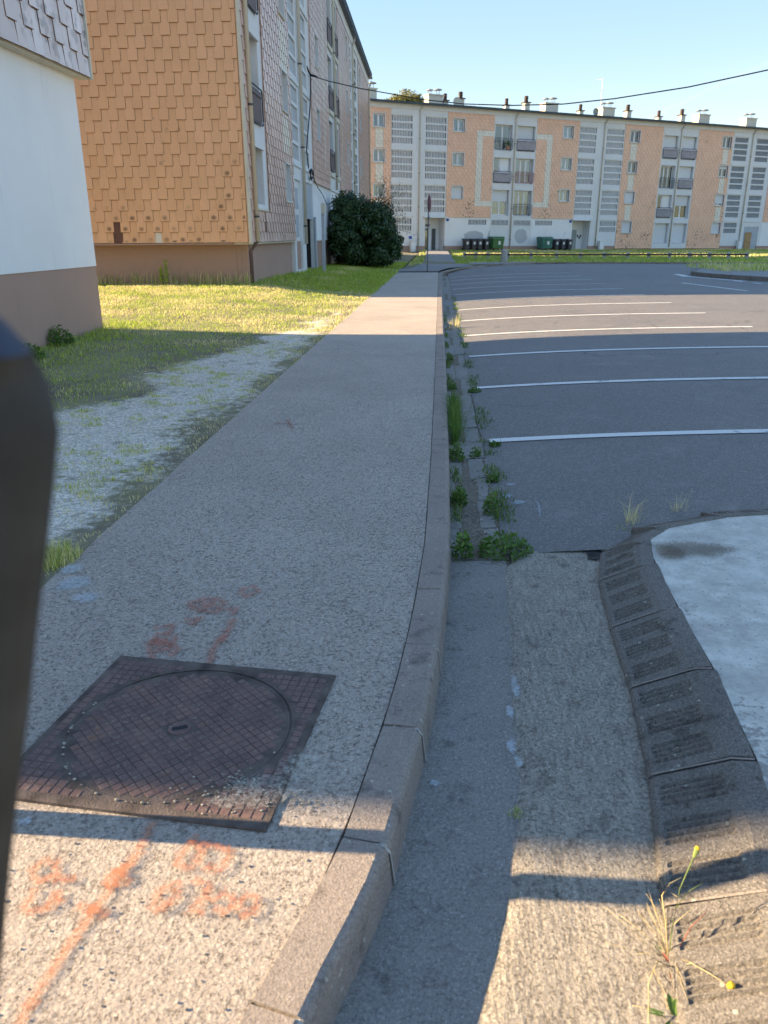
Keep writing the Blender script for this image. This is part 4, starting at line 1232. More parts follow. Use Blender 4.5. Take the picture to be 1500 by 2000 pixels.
loggia(far, 29.7, 34.05, [(29.85, 31.6), (32.1, 33.9)], FL2, ZB + .12, 11.419, 31.85)
styles = [[(29.85, 31.6, 'shut', 'g'), (32.1, 33.9, 'shut', 'g')], [(29.85, 31.6, 'open', 'g'), (32.1, 33.9, 'shut', 'g')], [(29.85, 31.6, 'half', 'g'), (32.1, 33.9, 'blind', None)], [(29.85, 31.6, 'shut', None), (32.1, 33.9, 'shut', None)]]
for fl, it in zip(FL2, styles): loggia_fill(far, fl, it)
# plant pot on the top left balcony
# ground floor walls of white panels
def gwall(x0, x1, vents, holes=()):
    hs = [(a, b, 2.50, 2.92) for a, b in vents]
    wl = wall_holes('wall', x0, x1, ZB + .35, 3.099, hs + list(holes), .03, .14, MAT['render'], far)
    for a, b, c, d in hs: grille(wl, a, b, c, d, .03)
gwall(-.95, 1.44, []); gwall(6.67, 11.2, [(9.0, 10.8)]); gwall(15.55, 20.1, [(16.0, 17.8)])
gwall(44.0, 62, [])
for a, b in ((11.32, 13.05), (13.68, 15.42)):
    mm = MB(); mm.box(a, b, -.012, -.001, 2.50, 2.92); g_ = mm.build('vent', MAT['inner'], far)
    mm = MB(); n = 13
    for i in range(n + 1): xx = a + (b - a) * i / n; mm.box(xx - .03, xx + .03, -.05, -.013, 2.50, 2.92)
    mm.build('vent_bars', MAT['panel'], g_, kind='stuff')
for a, b in ((-.95, 4.7), (6.65, 20.1), (22.1, 41.6), (43.6, 62)):
    mm = MB(); mm.box(a, b, .0 if a != 22.1 else .05, .4, -.6, ZB + .349); mm.build('plinth', MAT['plinth'], far)
mm = MB()
for a, b, c, d in ((8.6, 10.6, 1.0, 2.0), (11.0, 12.2, .8, 2.3), (13.8, 15.2, .9, 2.2)):
    vs = [(a + (b - a) * (.5 + .5 * math.cos(t) * (1 + .25 * nb(math.cos(t) * 2 + a, math.sin(t) * 2))), -.003 if a > 11 else .026, c + (d - c) * (.5 + .5 * math.sin(t) * (1 + .25 * nb(math.cos(t) * 2 + a, 5 + math.sin(t))))) for t in [i * .35 for i in range(18)]]
    mm.add(vs, [tuple(range(18))])
mm.build('repainted_patch', MAT['patch'], far)
# entrances
def porch(x0, x1, ztop, side_l=True, kind=0):
    mm = MB(); mm.box(x0 + .02, x1 - .02, 1.0, 1.05, ZB, ztop); mm.box(x0 + .001, x0 + .04, .17, .999, ZB, ztop); mm.box(x1 - .04, x1 - .001, .17, .999, ZB, ztop); mm.box(x0, x1, .165, 1.0, ztop + .001, ztop + .05)
    mm.box(x0, x1, -.3, 1.0, ZB - .5, ZB - .001)
    p = mm.build('porch', MAT['panel'], far)
    mm = MB(); mm.box(x0 - .15, x1 + .15, -.28, .019, ztop + .02, ztop + .12); mm.build('canopy', MAT['panel'], far)
    return p
porch(4.72, 6.62, 3.01)
mm = MB(); mm.box(4.80, 5.45, .93, .99, ZB, 2.15); d_ = mm.build('door', MAT['door_dark'], far)
mm = MB(); mm.box(5.0, 5.35, .915, .929, ZB + .15, 2.0); mm.build('pane', MAT['glass'], d_)
mm = MB(); mm.box(5.85, 6.2, .93, .99, ZB, 2.15); mm.build('door', MAT['door_dark'], far)
mm = MB(); mm.box(4.85, 5.6, .90, .99, 2.35, 2.5); mm.build('letter_plate', MAT['metal_dark'], far)
porch(20.12, 22.08, 2.94)
mm = MB(); mm.box(20.75, 21.3, .93, .99, ZB, 2.15); mm.build('door', MAT['grey_door'], far)
mm = MB()
for zz in (.7, 1.0, 1.3, 1.6, 2.1, 2.4): mm.box(20.2, 20.5, .92, .99, zz, zz + .2)
mm.build('letter_boxes', MAT['door_dark'], far)
mm = MB()
for xx, zz in ((21.4, 1.5), (21.6, 1.35), (21.75, 1.5)): mm.box(xx, xx + .12, .95, .995, zz, zz + .22)
mm.build('intercom', MAT['metal_dark'], far)
mm = MB(); mm.box(41.62, 43.58, .06, .16, ZB, 2.6); mm.build('porch_panel', MAT['shutter_grey'], far)
mm = MB(); mm.box(41.85, 42.75, .0, .059, ZB, 2.05); mm.build('door', MAT['wood_door'], far)
# service duct doors in the loggia panels (service cupboards)
mm = MB(); mm.box(19.3, 20.05, .0, .029, .95, 1.95); mm.build('notice_board', MAT['white'], far)
# planter with plant on the top left balcony
mm = MB(); mm.cyl((12.55, -.12, 8.76), (12.55, -.12, 9.0), .12, .17, 10); pl = tag(mm.build('potted_plant', MAT['planter'], None), 'terracotta pot with a small bushy plant on the top left balcony of the far building', 'plant')
pl.rotation_euler = far.rotation_euler; pl.location = far.location
vv = []; ff = []
for i in range(160):
    c = Vector((12.55 + rnd.gauss(0, .15), -.12 + rnd.gauss(0, .10), 9.2 + rnd.gauss(0, .13))); a = Vector((rnd.uniform(-1, 1), rnd.uniform(-1, 1), rnd.uniform(-1, 1))).normalized() * .05; b = a.orthogonal().normalized() * .03
    o_ = len(vv); vv += [tuple(c - a), tuple(c + b), tuple(c + a), tuple(c - b)]; ff.append((o_, o_ + 1, o_ + 2, o_ + 3))
me = bpy.data.meshes.new('foliage'); me.from_pydata(vv, [], ff); me.materials.append(MAT['weed']); link('foliage', me, pl)
# chimneys
for x_, w_, h_, kd in [(-.1, 1.1, .95, 'big'), (5.85, 1.35, .85, 'big'), (6.95, .42, .75, 'pot'), (8.42, .5, 1.15, 'pot'), (13.0, .42, .75, 'pot'), (15.0, .5, 1.3, 'pot'), (17.45, 1.35, .9, 'big'),
                       (20.85, .42, .75, 'pot'), (23.7, 1.35, .9, 'big'), (26.2, .5, 1.25, 'pot'), (29.9, .42, .75, 'pot'), (32.7, .5, 1.25, 'pot'), (35.15, 1.35, .95, 'big'), (41.3, 1.35, .95, 'big'), (48, 1.35, .95, 'big')]:
    chimney(roof, x_, 1.2, 11.94, w_, h_ + .05, kd)
mm = MB(); mm.box(32.0 - 1.6, 32.0 - .3, .4, 1.2, 12.0, 12.06); mm.build('roof_hatch', MAT['zinc'], far)
# antenna and dish
an = MB(); bx = 22.75
an.cyl((bx, .8, 11.94), (bx, .8, 15.2), .025, n=6)
an.cyl((bx - .75, .8, 15.0), (bx + .15, .8, 15.12), .012, n=4)
for i in range(7): an.cyl((bx - .7 + i * .12, .62, 15.0 + .015 * i), (bx - .7 + i * .12, .98, 15.0 + .015 * i), .008, n=4)
an.cyl((bx - .3, .8, 14.2), (bx + .45, .8, 14.2), .012, n=4)
for i in range(5): an.cyl((bx - .2 + i * .14, .65, 14.2), (bx - .2 + i * .14, .95, 14.2), .008, n=4)
an.build('aerial', MAT['zinc'], far)
def dish(x, y, z, r, mat):
    mm = MB(); n = 16; vs = [(x, y, z)]
    for k_, (rr, dd) in enumerate(((.5, .03), (1, .12))):
        for i in range(n): t = 2 * math.pi * i / n; vs.append((x + r * rr * math.cos(t), y - dd * r * 1.5, z + r * rr * math.sin(t)))
    mm.add(vs, [(0, 1 + i, 1 + (i + 1) % n) for i in range(n)] + [(1 + i, 1 + n + i, 1 + n + (i + 1) % n, 1 + (i + 1) % n) for i in range(n)])
    mm.cyl((x, y + .02, z), (x, y + .1, 11.94), .02, n=5); mm.cyl((x, y, z - r * .8), (x, y - .4, z), .01, n=4)
    mm.build('satellite_dish', mat, far)
dish(22.1, .6, 12.35, .32, MAT['zinc']); dish(7.75, .6, 12.3, .38, MAT['chimney'])
mm = MB(); mm.cyl((8.0, .6, 11.94), (8.0, .6, 12.9), .012, n=4); mm.build('rod', MAT['zinc'], far)

# things standing at the foot of the far building
FM = Matrix.Translation(far.location) @ far.rotation_euler.to_matrix().to_4x4()
def farpt(x, y, z=0): return FM @ Vector((x, y, z))
RZ = math.radians(26.6)
def place_far(o, x, y, rz=0):
    p = farpt(x, y, 0); o.location = (p.x, p.y, verge_z(p.x, p.y) + .005); o.rotation_euler = (0, 0, RZ + rz)
def wheelie(name='wheelie_bin'):
    r = empty(name)
    mm = MB(); a, b, h_ = .24, .28, .92
    mm.add([(-a * .82, -b * .8, .07), (a * .82, -b * .8, .07), (a * .82, b * .8, .07), (-a * .82, b * .8, .07), (-a, -b, h_), (a, -b, h_), (a, b, h_), (-a, b, h_)], [(0, 3, 2, 1), (4, 5, 6, 7), (0, 1, 5, 4), (1, 2, 6, 5), (2, 3, 7, 6), (3, 0, 4, 7)])
    bevel(mm.build('body', MAT['bin_grey'], r), .03)
    mm = MB(); mm.add([(-a - .02, -b - .04, h_ + .005), (a + .02, -b - .04, h_ + .005), (a + .02, b + .03, h_ + .005), (-a - .02, b + .03, h_ + .005), (-a - .02, -b - .04, h_ + .03), (a + .02, -b - .04, h_ + .03), (a + .02, b + .03, h_ + .10), (-a - .02, b + .03, h_ + .10)], [(0, 3, 2, 1), (4, 5, 6, 7), (0, 1, 5, 4), (1, 2, 6, 5), (2, 3, 7, 6), (3, 0, 4, 7)])
    bevel(mm.build('lid', MAT['bin_lid'], r), .015)
    for s_ in (-1, 1):
        mm = MB(); mm.cyl((s_ * (a - .02), b * .8, .10), (s_ * (a + .04), b * .8, .10), .10, n=14); mm.build('wheel', MAT['rubber'], r)
    mm = MB(); mm.box(-.09, .09, -b * .95 - .012, -b * .95 + .01, .52, .74); mm.build('sticker', MAT['sticker'], r)
    return r
def container(mat):
    r = empty('waste_container')
    a, b = .58, .5; mm = MB()
    mm.add([(-a * .88, -b * .8, .16), (a * .88, -b * .8, .16), (a * .88, b * .8, .16), (-a * .88, b * .8, .16), (-a, -b, 1.02), (a, -b, 1.02), (a, b, 1.02), (-a, b, 1.02)], [(0, 3, 2, 1), (4, 5, 6, 7), (0, 1, 5, 4), (1, 2, 6, 5), (2, 3, 7, 6), (3, 0, 4, 7)])
    bevel(mm.build('body', mat, r), .04)
    mm = MB(); n = 8; vs = []
    for s_ in (-a - .03, a + .03):
        for i in range(n + 1): t = math.pi * i / n; vs.append((s_, -(b + .04) * math.cos(t), 1.03 + .17 * math.sin(t)))
    mm.add(vs, [(i, i + 1, n + 2 + i, n + 1 + i) for i in range(n)] + [tuple(range(n + 1)), tuple(reversed(range(n + 1, 2 * n + 2))), (0, n + 1, 2 * n + 1, n)])
    mm.build('lid', mat, r)
    for sx in (-1, 1):
        for sy in (-1, 1):
            mm = MB(); mm.cyl((sx * a * .75 - .03, sy * b * .65, .085), (sx * a * .75 + .03, sy * b * .65, .085), .085, n=12); mm.box(sx * a * .75 - .04, sx * a * .75 + .04, sy * b * .65 - .03, sy * b * .65 + .03, .12, .17); mm.build('wheel', MAT['rubber'], r)
    for s_ in (-1, 1):
        mm = MB(); mm.cyl((s_ * (a + .0), 0, .93), (s_ * (a + .09), 0, .93), .03, n=8); mm.build('trunnion', mat, r)
    mm = MB(); mm.box(-.02, .2, -b * .93 - .02, -b * .93 + .01, .50, .80); mm.build('sticker', MAT['sticker'], r)
    return r
wb = wheelie()
left_lab = ['dark grey wheelie bin at the left end of the row beside the green container', 'second dark wheelie bin from the left in the row beside the green container', 'third dark wheelie bin from the left, near the green container', 'dark grey wheelie bin touching the green container']
right_lab = ['dark wheelie bin right against the teal green container', 'middle dark wheelie bin of three right of the teal container', 'dark wheelie bin at the right end of its row, nearest the second entrance']
k_ = 0
for i, x_ in enumerate([8.35, 9.02, 9.68, 10.3]):
    o = wb if k_ == 0 else copy_tree(wb); k_ += 1
    place_far(o, x_, -.85 - .05 * (i % 2), rnd.uniform(-.12, .12)); tag(o, left_lab[i], 'bin', 'dark wheelie bins along the far building')
for i, x_ in enumerate([17.75, 18.5, 19.2]):
    o = copy_tree(wb); place_far(o, x_, -.9 + .06 * (i % 2), rnd.uniform(-.12, .12)); tag(o, right_lab[i], 'bin', 'dark wheelie bins along the far building')
o = container(MAT['bin_green']); place_far(o, 11.35, -.95); tag(o, 'leaf green four wheeled waste container with white sticker, right of the left bin row', 'waste container')
o = container(MAT['bin_teal']); place_far(o, 16.5, -.95); tag(o, 'teal green four wheeled waste container with white sticker, left of the right bin row', 'waste container')
def cabinet(x, w, h_, lab):
    mm = MB(); mm.box(-w / 2, w / 2, -.15, .15, -.1, h_); r = empty('utility_cabinet'); place_far(r, x, -.22)
    bevel(mm.build('body', MAT['panel'], r), .01)
    mm = MB(); mm.box(-w / 2 + .03, w / 2 - .03, -.165, -.151, .1, h_ - .08); mm.build('door', MAT['white'], r)
    mm = MB(); mm.box(-w / 2 - .02, w / 2 + .02, -.18, .15, h_ + .001, h_ + .04); mm.build('cap', MAT['panel'], r)
    tag(r, lab, 'utility cabinet')
cabinet(3.45, .45, .75, 'small white utility cabinet by the wall left of the first entrance'); cabinet(23.4, .5, .8, 'pale utility cabinet just right of the second entrance with the grey door'); cabinet(41.0, .5, .9, 'pale utility cabinet left of the varnished wooden door')
mm = MB(); r = empty('wall_sign'); p = farpt(3.35, -.01, 1.4); r.location = p; r.rotation_euler = (0, 0, RZ)
mm.box(-.22, .22, -.02, .0, -.14, .14); mm.build('plate', MAT['sticker'], r); mm = MB(); mm.box(-.20, .10, -.024, -.021, -.12, .12); mm.build('blue_field', MAT['blue'], r)
tag(r, 'small blue and white sign on the white wall above a utility cabinet', 'sign')
for x_, lab, xx in ((6.9, 'small blue entrance number plate at the top right of the first entrance', 0), (19.85, 'small blue entrance number plate at the top left of the second entrance', 0)):
    mm = MB(); mm.box(-.12, .12, -.02, 0, -.11, .11); o = mm.build('number_plate', MAT['blue'], None); p = farpt(x_, .028, 2.88); o.location = p; o.rotation_euler = (0, 0, RZ); tag(o, lab, 'number plate')

# ------------------------------------------------------------------ the building on the left
lb = empty('apartment_building', (-4.79, 21.12, .045), math.radians(90 + .745))
lb.scale = (.972, .972, .972)
tag(lb, 'tall left apartment building with ochre slate gable and pinkish slate front', 'building')
X0 = -.20; LT = 12.55
mm = MB(); mm.box(X0 + .4, 43.6, 1.2, 10, -.5, 12.3); mm.build('interior_core', MAT['inner'], lb)
mm = MB(); mm.box(X0 - .25, 44.3, -.32, 11, LT + .0, LT + .12); lroof = mm.build('roof', MAT['fibre'], lb)
mm = MB()
y = X0 - .25
for i in range(220):
    xx = X0 - .25 + i * .2; mm.cyl((xx, -.36, LT + .14), (xx, -.36 + 3, LT + .24), .06, n=6)
mm.build('roof_corrugation', MAT['fibre'], lroof, kind='stuff')
mm = MB(); mm.box(X0 - .05, 44.1, -.05, .05, 12.10, LT - .001); mm.build('cornice', MAT['panel'], lb)
mm = MB(); mm.box(X0 + .32, 7.6, .16, .5, -.3, 1.38); mm.box(12.2, 44, .10, .5, -.3, 1.38); mm.build('plinth', MAT['plinth'], lb)
mm = MB(); mm.box(X0 + .30, X0 + .50, .48, 11, -.3, 1.38); mm.build('gable_plinth', MAT['plinth'], lb)
mm = MB(); mm.box(X0 + .02, 7.2, .02, .45, 1.381, 1.42); mm.build('soffit', MAT['cream_trim'], lb)
mm = MB(); mm.box(X0 - .05, X0 + .5, .46, 10.5, 1.381, 1.42); mm.build('gable_soffit', MAT['plinth'], lb)
GT = 10.5
gw = wall_holes('gable_wall', 0, GT, 1.425, 12.5, [], 0, .3, MAT['slate_gable'], lb)
gw.rotation_euler = (0, 0, -math.pi / 2); gw.location = (X0, GT, 0)
def gable_alt(x, z):
    if z < 1.75 and abs(x - (GT - 2.35)) < .12: return MAT['slate_cream']
    if z < 1.75 and abs(x - (GT - 3.5)) < .16: return MAT['slate_brown']
    return None
slates(gw, 0, GT - .06, 1.43, 12.4, [], -.002, MAT['slate_gable'], objz=(1.0, 6.7), objx=(GT - 3.95, GT), altmat=gable_alt)
mm = MB(); mm.box(X0 - .05, X0 + .0, -.035, .03, 1.41, 12.1); mm.box(X0 + .0, X0 + .06, -.04, -.005, 1.41, 12.1); mm.build('corner_trim', MAT['cream_trim'], lb)
LTOPS = [3.81, 6.48, 9.15, 11.82]
# strip of slates behind the corner pipe, then the first loggia column
swl = wall_holes('wall', X0 + .001, .68, 1.425, 12.099, [], 0, .3, MAT['slate_pink'], lb)
slates(swl, X0 + .07, .62, 1.43, 12.099, [], -.002, MAT['slate_pink'])
pipe_(lb, .36, 1.45, 12.4, -.08, .06)
mm = MB(); mm.tube([(.36, -.08, 1.5), (.36, .0, 1.38), (.3, .12, 1.2), (.3, .12, .2)], .05, 8); mm.build('rusty_pipe', MAT['iron'], lb, smooth=True)
bay = [(.75, 2.10)]
LF = [(2.42, 3.95), (4.42, 6.62), (7.09, 9.29), (9.76, 11.96)]
wl = wall_holes('loggia_wall', .68, 2.6, 2.30, 12.099, [(.75, 2.10, a, b) for a, b in LF], .02, .5, MAT['panel'], lb)
for i, (a, b) in enumerate(LF):
    mm = MB(); mm.box(.7, 2.15, -.035, .019, b - .12, b + .16); mm.build('floor_band', MAT['panel'], lb)
    window(lb, .8, 2.05, a + .02, b - .1, .34, leaves=2, sill=False, curtain=.4, shutter=.35 if i == 1 else 0)
    if i: guard(lb, .72, 2.12, a + .02, a + .90, -.05, MAT['metal_dark'], MAT['brownpanel'], bars=False)
mm = MB(); mm.box(.66, 2.35, -.05, .02, 2.25, 2.299); mm.build('sill', MAT['cream_trim'], lb)
def first_alt(x, z):
    if z < 1.62: return None
    if .7 < x < 1.9 and 1.62 < z < 2.1: return MAT['slate_brown'] if rnd.random() < .55 else None
    if 5.45 < x < 6.6 and (4.0 < z < 5.2 or 6.6 < z < 7.9 or 9.2 < z < 10.6): return MAT['slate_cream']
    return None
W = [(5.5, 6.5, t - 1.18, t) for t in LTOPS]
wl = wall_holes('wall', .68, 7.2, 1.425, 12.099, W + [(.68, 2.6, 2.30, 12.1)], 0, .3, MAT['slate_pink'], lb)
slates(wl, .68, 7.2, 1.43, 12.099, W + [(.68, 2.6, 2.22, 12.1)], -.002, MAT['slate_pink'], objz=(1.0, 3.7), objx=(.6, 7.3), altmat=first_alt)
for a, b, c, d in W: lining(lb, a, b, c, d); window(lb, a + .03, b - .03, c + .03, d - .03, .2, leaves=2, curtain=.3)
# stair bay
holes = []
for c0, c1 in ((7.45, 8.85), (9.75, 11.4)):
    for t in LTOPS[1:]:
        for r_ in range(4): holes.append((c0, c1, t - .1 - .6 * r_ - .48, t - .1 - .6 * r_))
door_holes = [(7.55, 8.95, .42, 3.45), (9.85, 12.0, .3, 3.5)]
wl = wall_holes('stairwell_wall', 7.2, 12.3, .3, 12.099, holes + door_holes, .02, .14, MAT['panel'], lb)
for (a, b, c, d) in holes: MB().box(a, b, .07, .10, c, d).build('louvre_panel', MAT['louvre'], wl)
mm = MB()
for t in [3.85] + LTOPS[1:]: MB().box(7.3, 9.05, -.03, .019, t + .02, t + .14).build('floor_band', MAT['panel'], lb); MB().box(9.55, 12.1, -.03, .019, t + .02, t + .14).build('floor_band', MAT['panel'], lb)
pipe_(lb, 9.28, 1.3, 12.4, -.07, .06)
mm = MB(); mm.box(7.55, 8.95, .10, .15, 1.4, 3.45); fr_ = mm.build('door_surround', MAT['white'], lb)
for a, b in ((2.5, 3.2), (1.55, 2.3)):
    mm = MB(); mm.box(7.8, 8.65, .08, .099, a, b); mm.build('pane', MAT['shutter_grey'], fr_)
mm = MB(); mm.box(7.55, 8.95, .10, .15, .3, 1.399); mm.build('door_plinth', MAT['plinth'], lb)
mm = MB(); mm.box(9.85, 12.0, .9, .95, .2, 3.5); mm.box(9.80, 9.849, .17, .9, .2, 3.5); mm.box(12.001, 12.05, .17, .9, .2, 3.5); mm.build('porch', MAT['inner'], lb)
mm = MB(); mm.box(9.85, 12.0, .06, .12, 2.2, 3.49); mm.build('porch_panel', MAT['shutter_grey'], lb)
mm = MB(); mm.box(9.9, 10.6, .5, .56, .3, 2.19); mm.build('door', MAT['brownpanel'], lb)
mm = MB(); mm.box(12.05, 12.30, -.06, .0, .0, 2.3); mm.build('pillar', MAT['shutter_grey'], lb)
# second slate panel over the white ground floor
def panelB(x0, x1, zb, win, cream):
    W = [(win, win + 1.0, t - 1.18, t) for t in LTOPS if t - 1.2 > zb]
    wl = wall_holes('wall', x0, x1, zb, 12.099, W, -.02, .3, MAT['slate_pink'], lb)
    slates(wl, x0, x1, zb + .005, 12.099, W, -.022, MAT['slate_pink'], altmat=lambda x, z: MAT['slate_cream'] if cream[0] < x < cream[1] and z > zb + .9 else None)
    for a, b, c, d in W: lining(lb, a, b, c, d); window(lb, a + .03, b - .03, c + .03, d - .03, .2, leaves=2, curtain=.3)
panelB(12.3, 17.9, 3.60, 13.65, (15.9, 16.4))
mm = MB(); mm.box(12.31, 44, .05, .3, 1.381, 3.60); mm.build('ground_floor_wall', MAT['render'], lb)
F2 = [(4.0, 6.2), (6.62, 8.87), (9.30, 11.6)]
F2 = [(a - .0, b) for a, b in F2]
wl = wall_holes('loggia_wall', 17.9, 22.4, 3.6, 12.099, [(x0_, x1_, a, b) for a, b in LF[1:] for x0_, x1_ in ((18.1, 19.75), (20.45, 22.2))], .0, .5, MAT['panel'], lb)
for i, (a, b) in enumerate(LF[1:]):
    for j, (x0_, x1_) in enumerate(((18.1, 19.75), (20.45, 22.2))):
        window(lb, x0_ + .05, x1_ - .05, a + .02, b - .1, .34, leaves=2, sill=False, curtain=.4)
        mm = MB(); mm.box(x0_ - .05, x1_ + .05, -.08, -.001, a - .22, a - .04); mm.build('floor_band', MAT['cream_trim'], lb)
        if not (i == 0 and j == 1): guard(lb, x0_ - .03, x1_ + .03, a + .05, a + .93, -.06, MAT['metal_dark'], MAT['brownpanel'], bars=False)
pipe_(lb, 20.1, 3.7, 12.4, -.1, .06)
panelB(22.4, 28.8, 3.0, 26.45, (23.4, 23.9))
wl = wall_holes('stairwell_wall', 28.8, 34.5, 1.4, 12.099, [(c0, c1, t - .1 - .6 * r_ - .48, t - .1 - .6 * r_) for c0, c1 in ((29.0, 29.8), (31.0, 33.4)) for t in LTOPS[1:] for r_ in range(4)], .0, .14, MAT['panel'], lb)
pipe_(lb, 30.2, 1.3, 12.4, -.1, .06)
panelB(34.5, 44.0, 3.0, 35.3, (40, 40.4))
pipe_(lb, 43.9, 1.3, 12.4, -.1, .05)
mm = MB(); mm.box(40.0, 41.2, 3, 4, LT + .12, LT + 1.0); mm.build('chimney', MAT['chimney'], lroof)
mm = MB(); mm.box(45.98 - 2, 46.1 - 2, .3, 10, .0, 12.3); mm.build('end_wall', MAT['render'], lb)

# ------------------------------------------------------------------ the white rendered building at the near left
wbd = empty('apartment_building', (-5.38, 12.66, .035), math.radians(90))
tag(wbd, 'white rendered building at the near left under overhanging grey slates', 'building')
mm = MB(); mm.box(-10.4, 0, .012, 10, -.3, 1.129); mm.build('plinth', MAT['plinth'], wbd)
mm = MB(); mm.box(-10.4, 0, .0, 10, 1.13, 3.83); o = mm.build('wall', MAT['render'], wbd)
o = MB().box(-10.55, .20, -.17, 10.2, 3.80, 12.6).build('upper_wall', MAT['slate_grey'], wbd)
MB().box(-10.55, .19, -.145, .0, 3.76, 3.799).build('soffit_trim', MAT['cream_trim'], wbd)
def grey_alt(x, z):
    if -5.4 < x < -2.7 and z < 5.6 and rnd.random() < .25: return MAT['slate_brown']
    return None
slates(o, -10.55, .16, 3.78, 9.0, [], -.171, MAT['slate_grey'], objz=(3.0, 6.0), objx=(-6, .3), altmat=grey_alt)
MB().box(.161, .205, -.21, -.165, 3.76, 12.6).build('corner_trim', MAT['cream_trim'], wbd)
MB().box(-10.57, .25, -.2, 10.4, 12.601, 12.75).build('roof', MAT['fibre'], wbd)

# ------------------------------------------------------------------ cables
def cable(name, pts, r, lab):
    mm = MB(); mm.tube(pts, r, 6); o = mm.build(name, MAT['cable'], None, smooth=True); return tag(o, lab, 'cable')
LM = Matrix.Translation(lb.location) @ lb.rotation_euler.to_matrix().to_4x4() @ Matrix.Scale(.972, 4)
def lbpt(x, y, z): return tuple(LM @ Vector((x, y, z)))
A = Vector(lbpt(12.1, -.05, 7.38)); 
pts = [tuple(A), (-4.34, 33.55, 7.14), (-3.1, 32.75, 6.75), (-.59, 31.15, 6.09), (.74, 30.3, 5.82), (2.32, 29.29, 5.61), (3.86, 28.31, 5.49), (5.28, 27.4, 5.49), (7.14, 26.21, 5.59), (8.92, 25.07, 5.80), (12, 23.1, 6.3), (16, 20.5, 7.3), (20, 18, 8.6)]
cable('overhead_cable', pts, .017, 'black cable slung from the left building across the car park in front of the sky')
# insulator bracket on the wall
mm = MB(); mm.cyl(lbpt(11.6, .02, 7.6), tuple(A), .03, n=6); mm.cyl(tuple(A - Vector((0, .15, .0))), tuple(A + Vector((.25, .0, -.05))), .05, .03, 8); b_ = mm.build('cable_bracket', MAT['cable'], None); tag(b_, 'black cable bracket high on the left building wall', 'bracket')
cable('wall_cable', [lbpt(12.1, -.06, 7.35), lbpt(11.3, -.10, 6.2), lbpt(10.3, -.10, 5.0), lbpt(10.1, -.08, 4.6), lbpt(10.6, -.06, 4.0)], .022, 'black cable hanging down the left building wall beside a pipe')
pts = []
for i in range(34):
    t = i * .8; pts.append(lbpt(11.2 + .45 * math.cos(t) * (1 - i * .012), -.08 - .03 * math.sin(t * 2.1), 3.82 + .16 * math.sin(t) * (1 + .3 * math.sin(i))))
cable('coiled_cable', pts, .018, 'black cable looped in a tangle above the left building entrance')
cable('sagging_cable', [lbpt(11.9, -.06, 3.75), lbpt(12.8, -.09, 3.45), lbpt(14.2, -.1, 3.25), lbpt(15.8, -.09, 2.9), lbpt(17.6, -.08, 3.0), lbpt(19.5, -.08, 3.2)], .016, 'thin black cable sagging along the white wall above the bush')
mm = MB(); up = empty('utility_pole', (20, 18, road_z(20) - .2)); mm.cyl((0, 0, 0), (0, 0, 8.9), .16, .09, 12); mm.build('shaft', MAT['galv'], up)
mm = MB(); mm.box(-.5, .5, -.04, .04, 8.55, 8.65); mm.build('crossarm', MAT['galv'], up); tag(up, 'grey utility pole holding the overhead cable at the right of the car park', 'utility pole')

# ------------------------------------------------------------------ sign post seen edge on, grey post by the entrance
sg = empty('road_sign', (-.49, 34.3, .155), math.radians(4))
mm = MB(); mm.cyl((0, 0, -.1), (.03, 0, 2.95), .024, n=8); mm.build('pole', MAT['pole'], sg)
mm = MB(); mm.cyl((.045, 0, 2.62), (.06, .005, 2.62), .33, n=28); o = mm.build('disc', MAT['signback'], sg); o.rotation_euler = (0, 0, math.radians(-9))
mm = MB(); mm.cyl((.06, 0, 2.12), (.09, 0, 2.12), .10, n=14); mm.build('small_plate', MAT['sticker'], sg)
tag(sg, 'thin dark pole with a faded red round sign seen almost edge on', 'road sign')
gp = empty('marker_post', lbpt(9.0, -.75, .28)); gp.rotation_euler = (0, 0, 0)
mm = MB(); mm.box(-.05, .05, -.05, .05, -.1, 2.35); mm.build('post', MAT['shutter_grey'], gp)
mm = MB(); mm.box(-.04, .09, -.12, .12, 2.0, 2.35); mm.build('sign_plate', MAT['cream_trim'], gp); tag(gp, 'thin grey post with a small cream plate in front of the left building door', 'post')

# ------------------------------------------------------------------ low rail on the far verge
FPOSTS = [(1.7, 56.03), (2.46, 56.08), (3.28, 56.13), (4.6, 56.2), (6.17, 56.31), (7.89, 56.41), (9.47, 56.51), (11.09, 56.61), (12.64, 56.7), (14.05, 56.79), (15.45, 56.88), (16.79, 56.96), (18.13, 57.04), (19.4, 57.12), (20.64, 57.19)]
fe = empty('low_rail_fence', (0, 60, 0)); fe['label'] = 'low dark rail on short pale concrete posts along the far grass verge'; fe['category'] = 'fence'
for x_, y_ in FPOSTS:
    z = verge_z(x_, y_)
    mm = MB(); mm.add([(-.11, -.11, -.2), (.11, -.11, -.2), (.11, .11, -.2), (-.11, .11, -.2), (-.09, -.09, .40), (.09, -.09, .40), (.09, .09, .40), (-.09, .09, .40), (0, 0, .46)], [(0, 1, 5, 4), (1, 2, 6, 5), (2, 3, 7, 6), (3, 0, 4, 7), (4, 5, 8), (5, 6, 8), (6, 7, 8), (7, 4, 8)])
    mm.build('post', MAT['stone'], fe, loc=(x_, y_ - 60, z))
for a, b in zip(FPOSTS[:-1], FPOSTS[1:]):
    mm = MB(); mm.tube([(a[0], a[1] - 60 - .14, verge_z(*a) + .29), (b[0] - .02, b[1] - 60 - .14, verge_z(*b) + .29)], .06, 6); mm.build('rail', MAT['rail'], fe)
bs = empty('stone_bollard', (3.46, 44.6, 0)); bs.location.z = verge_z(bs.location.x, bs.location.y)
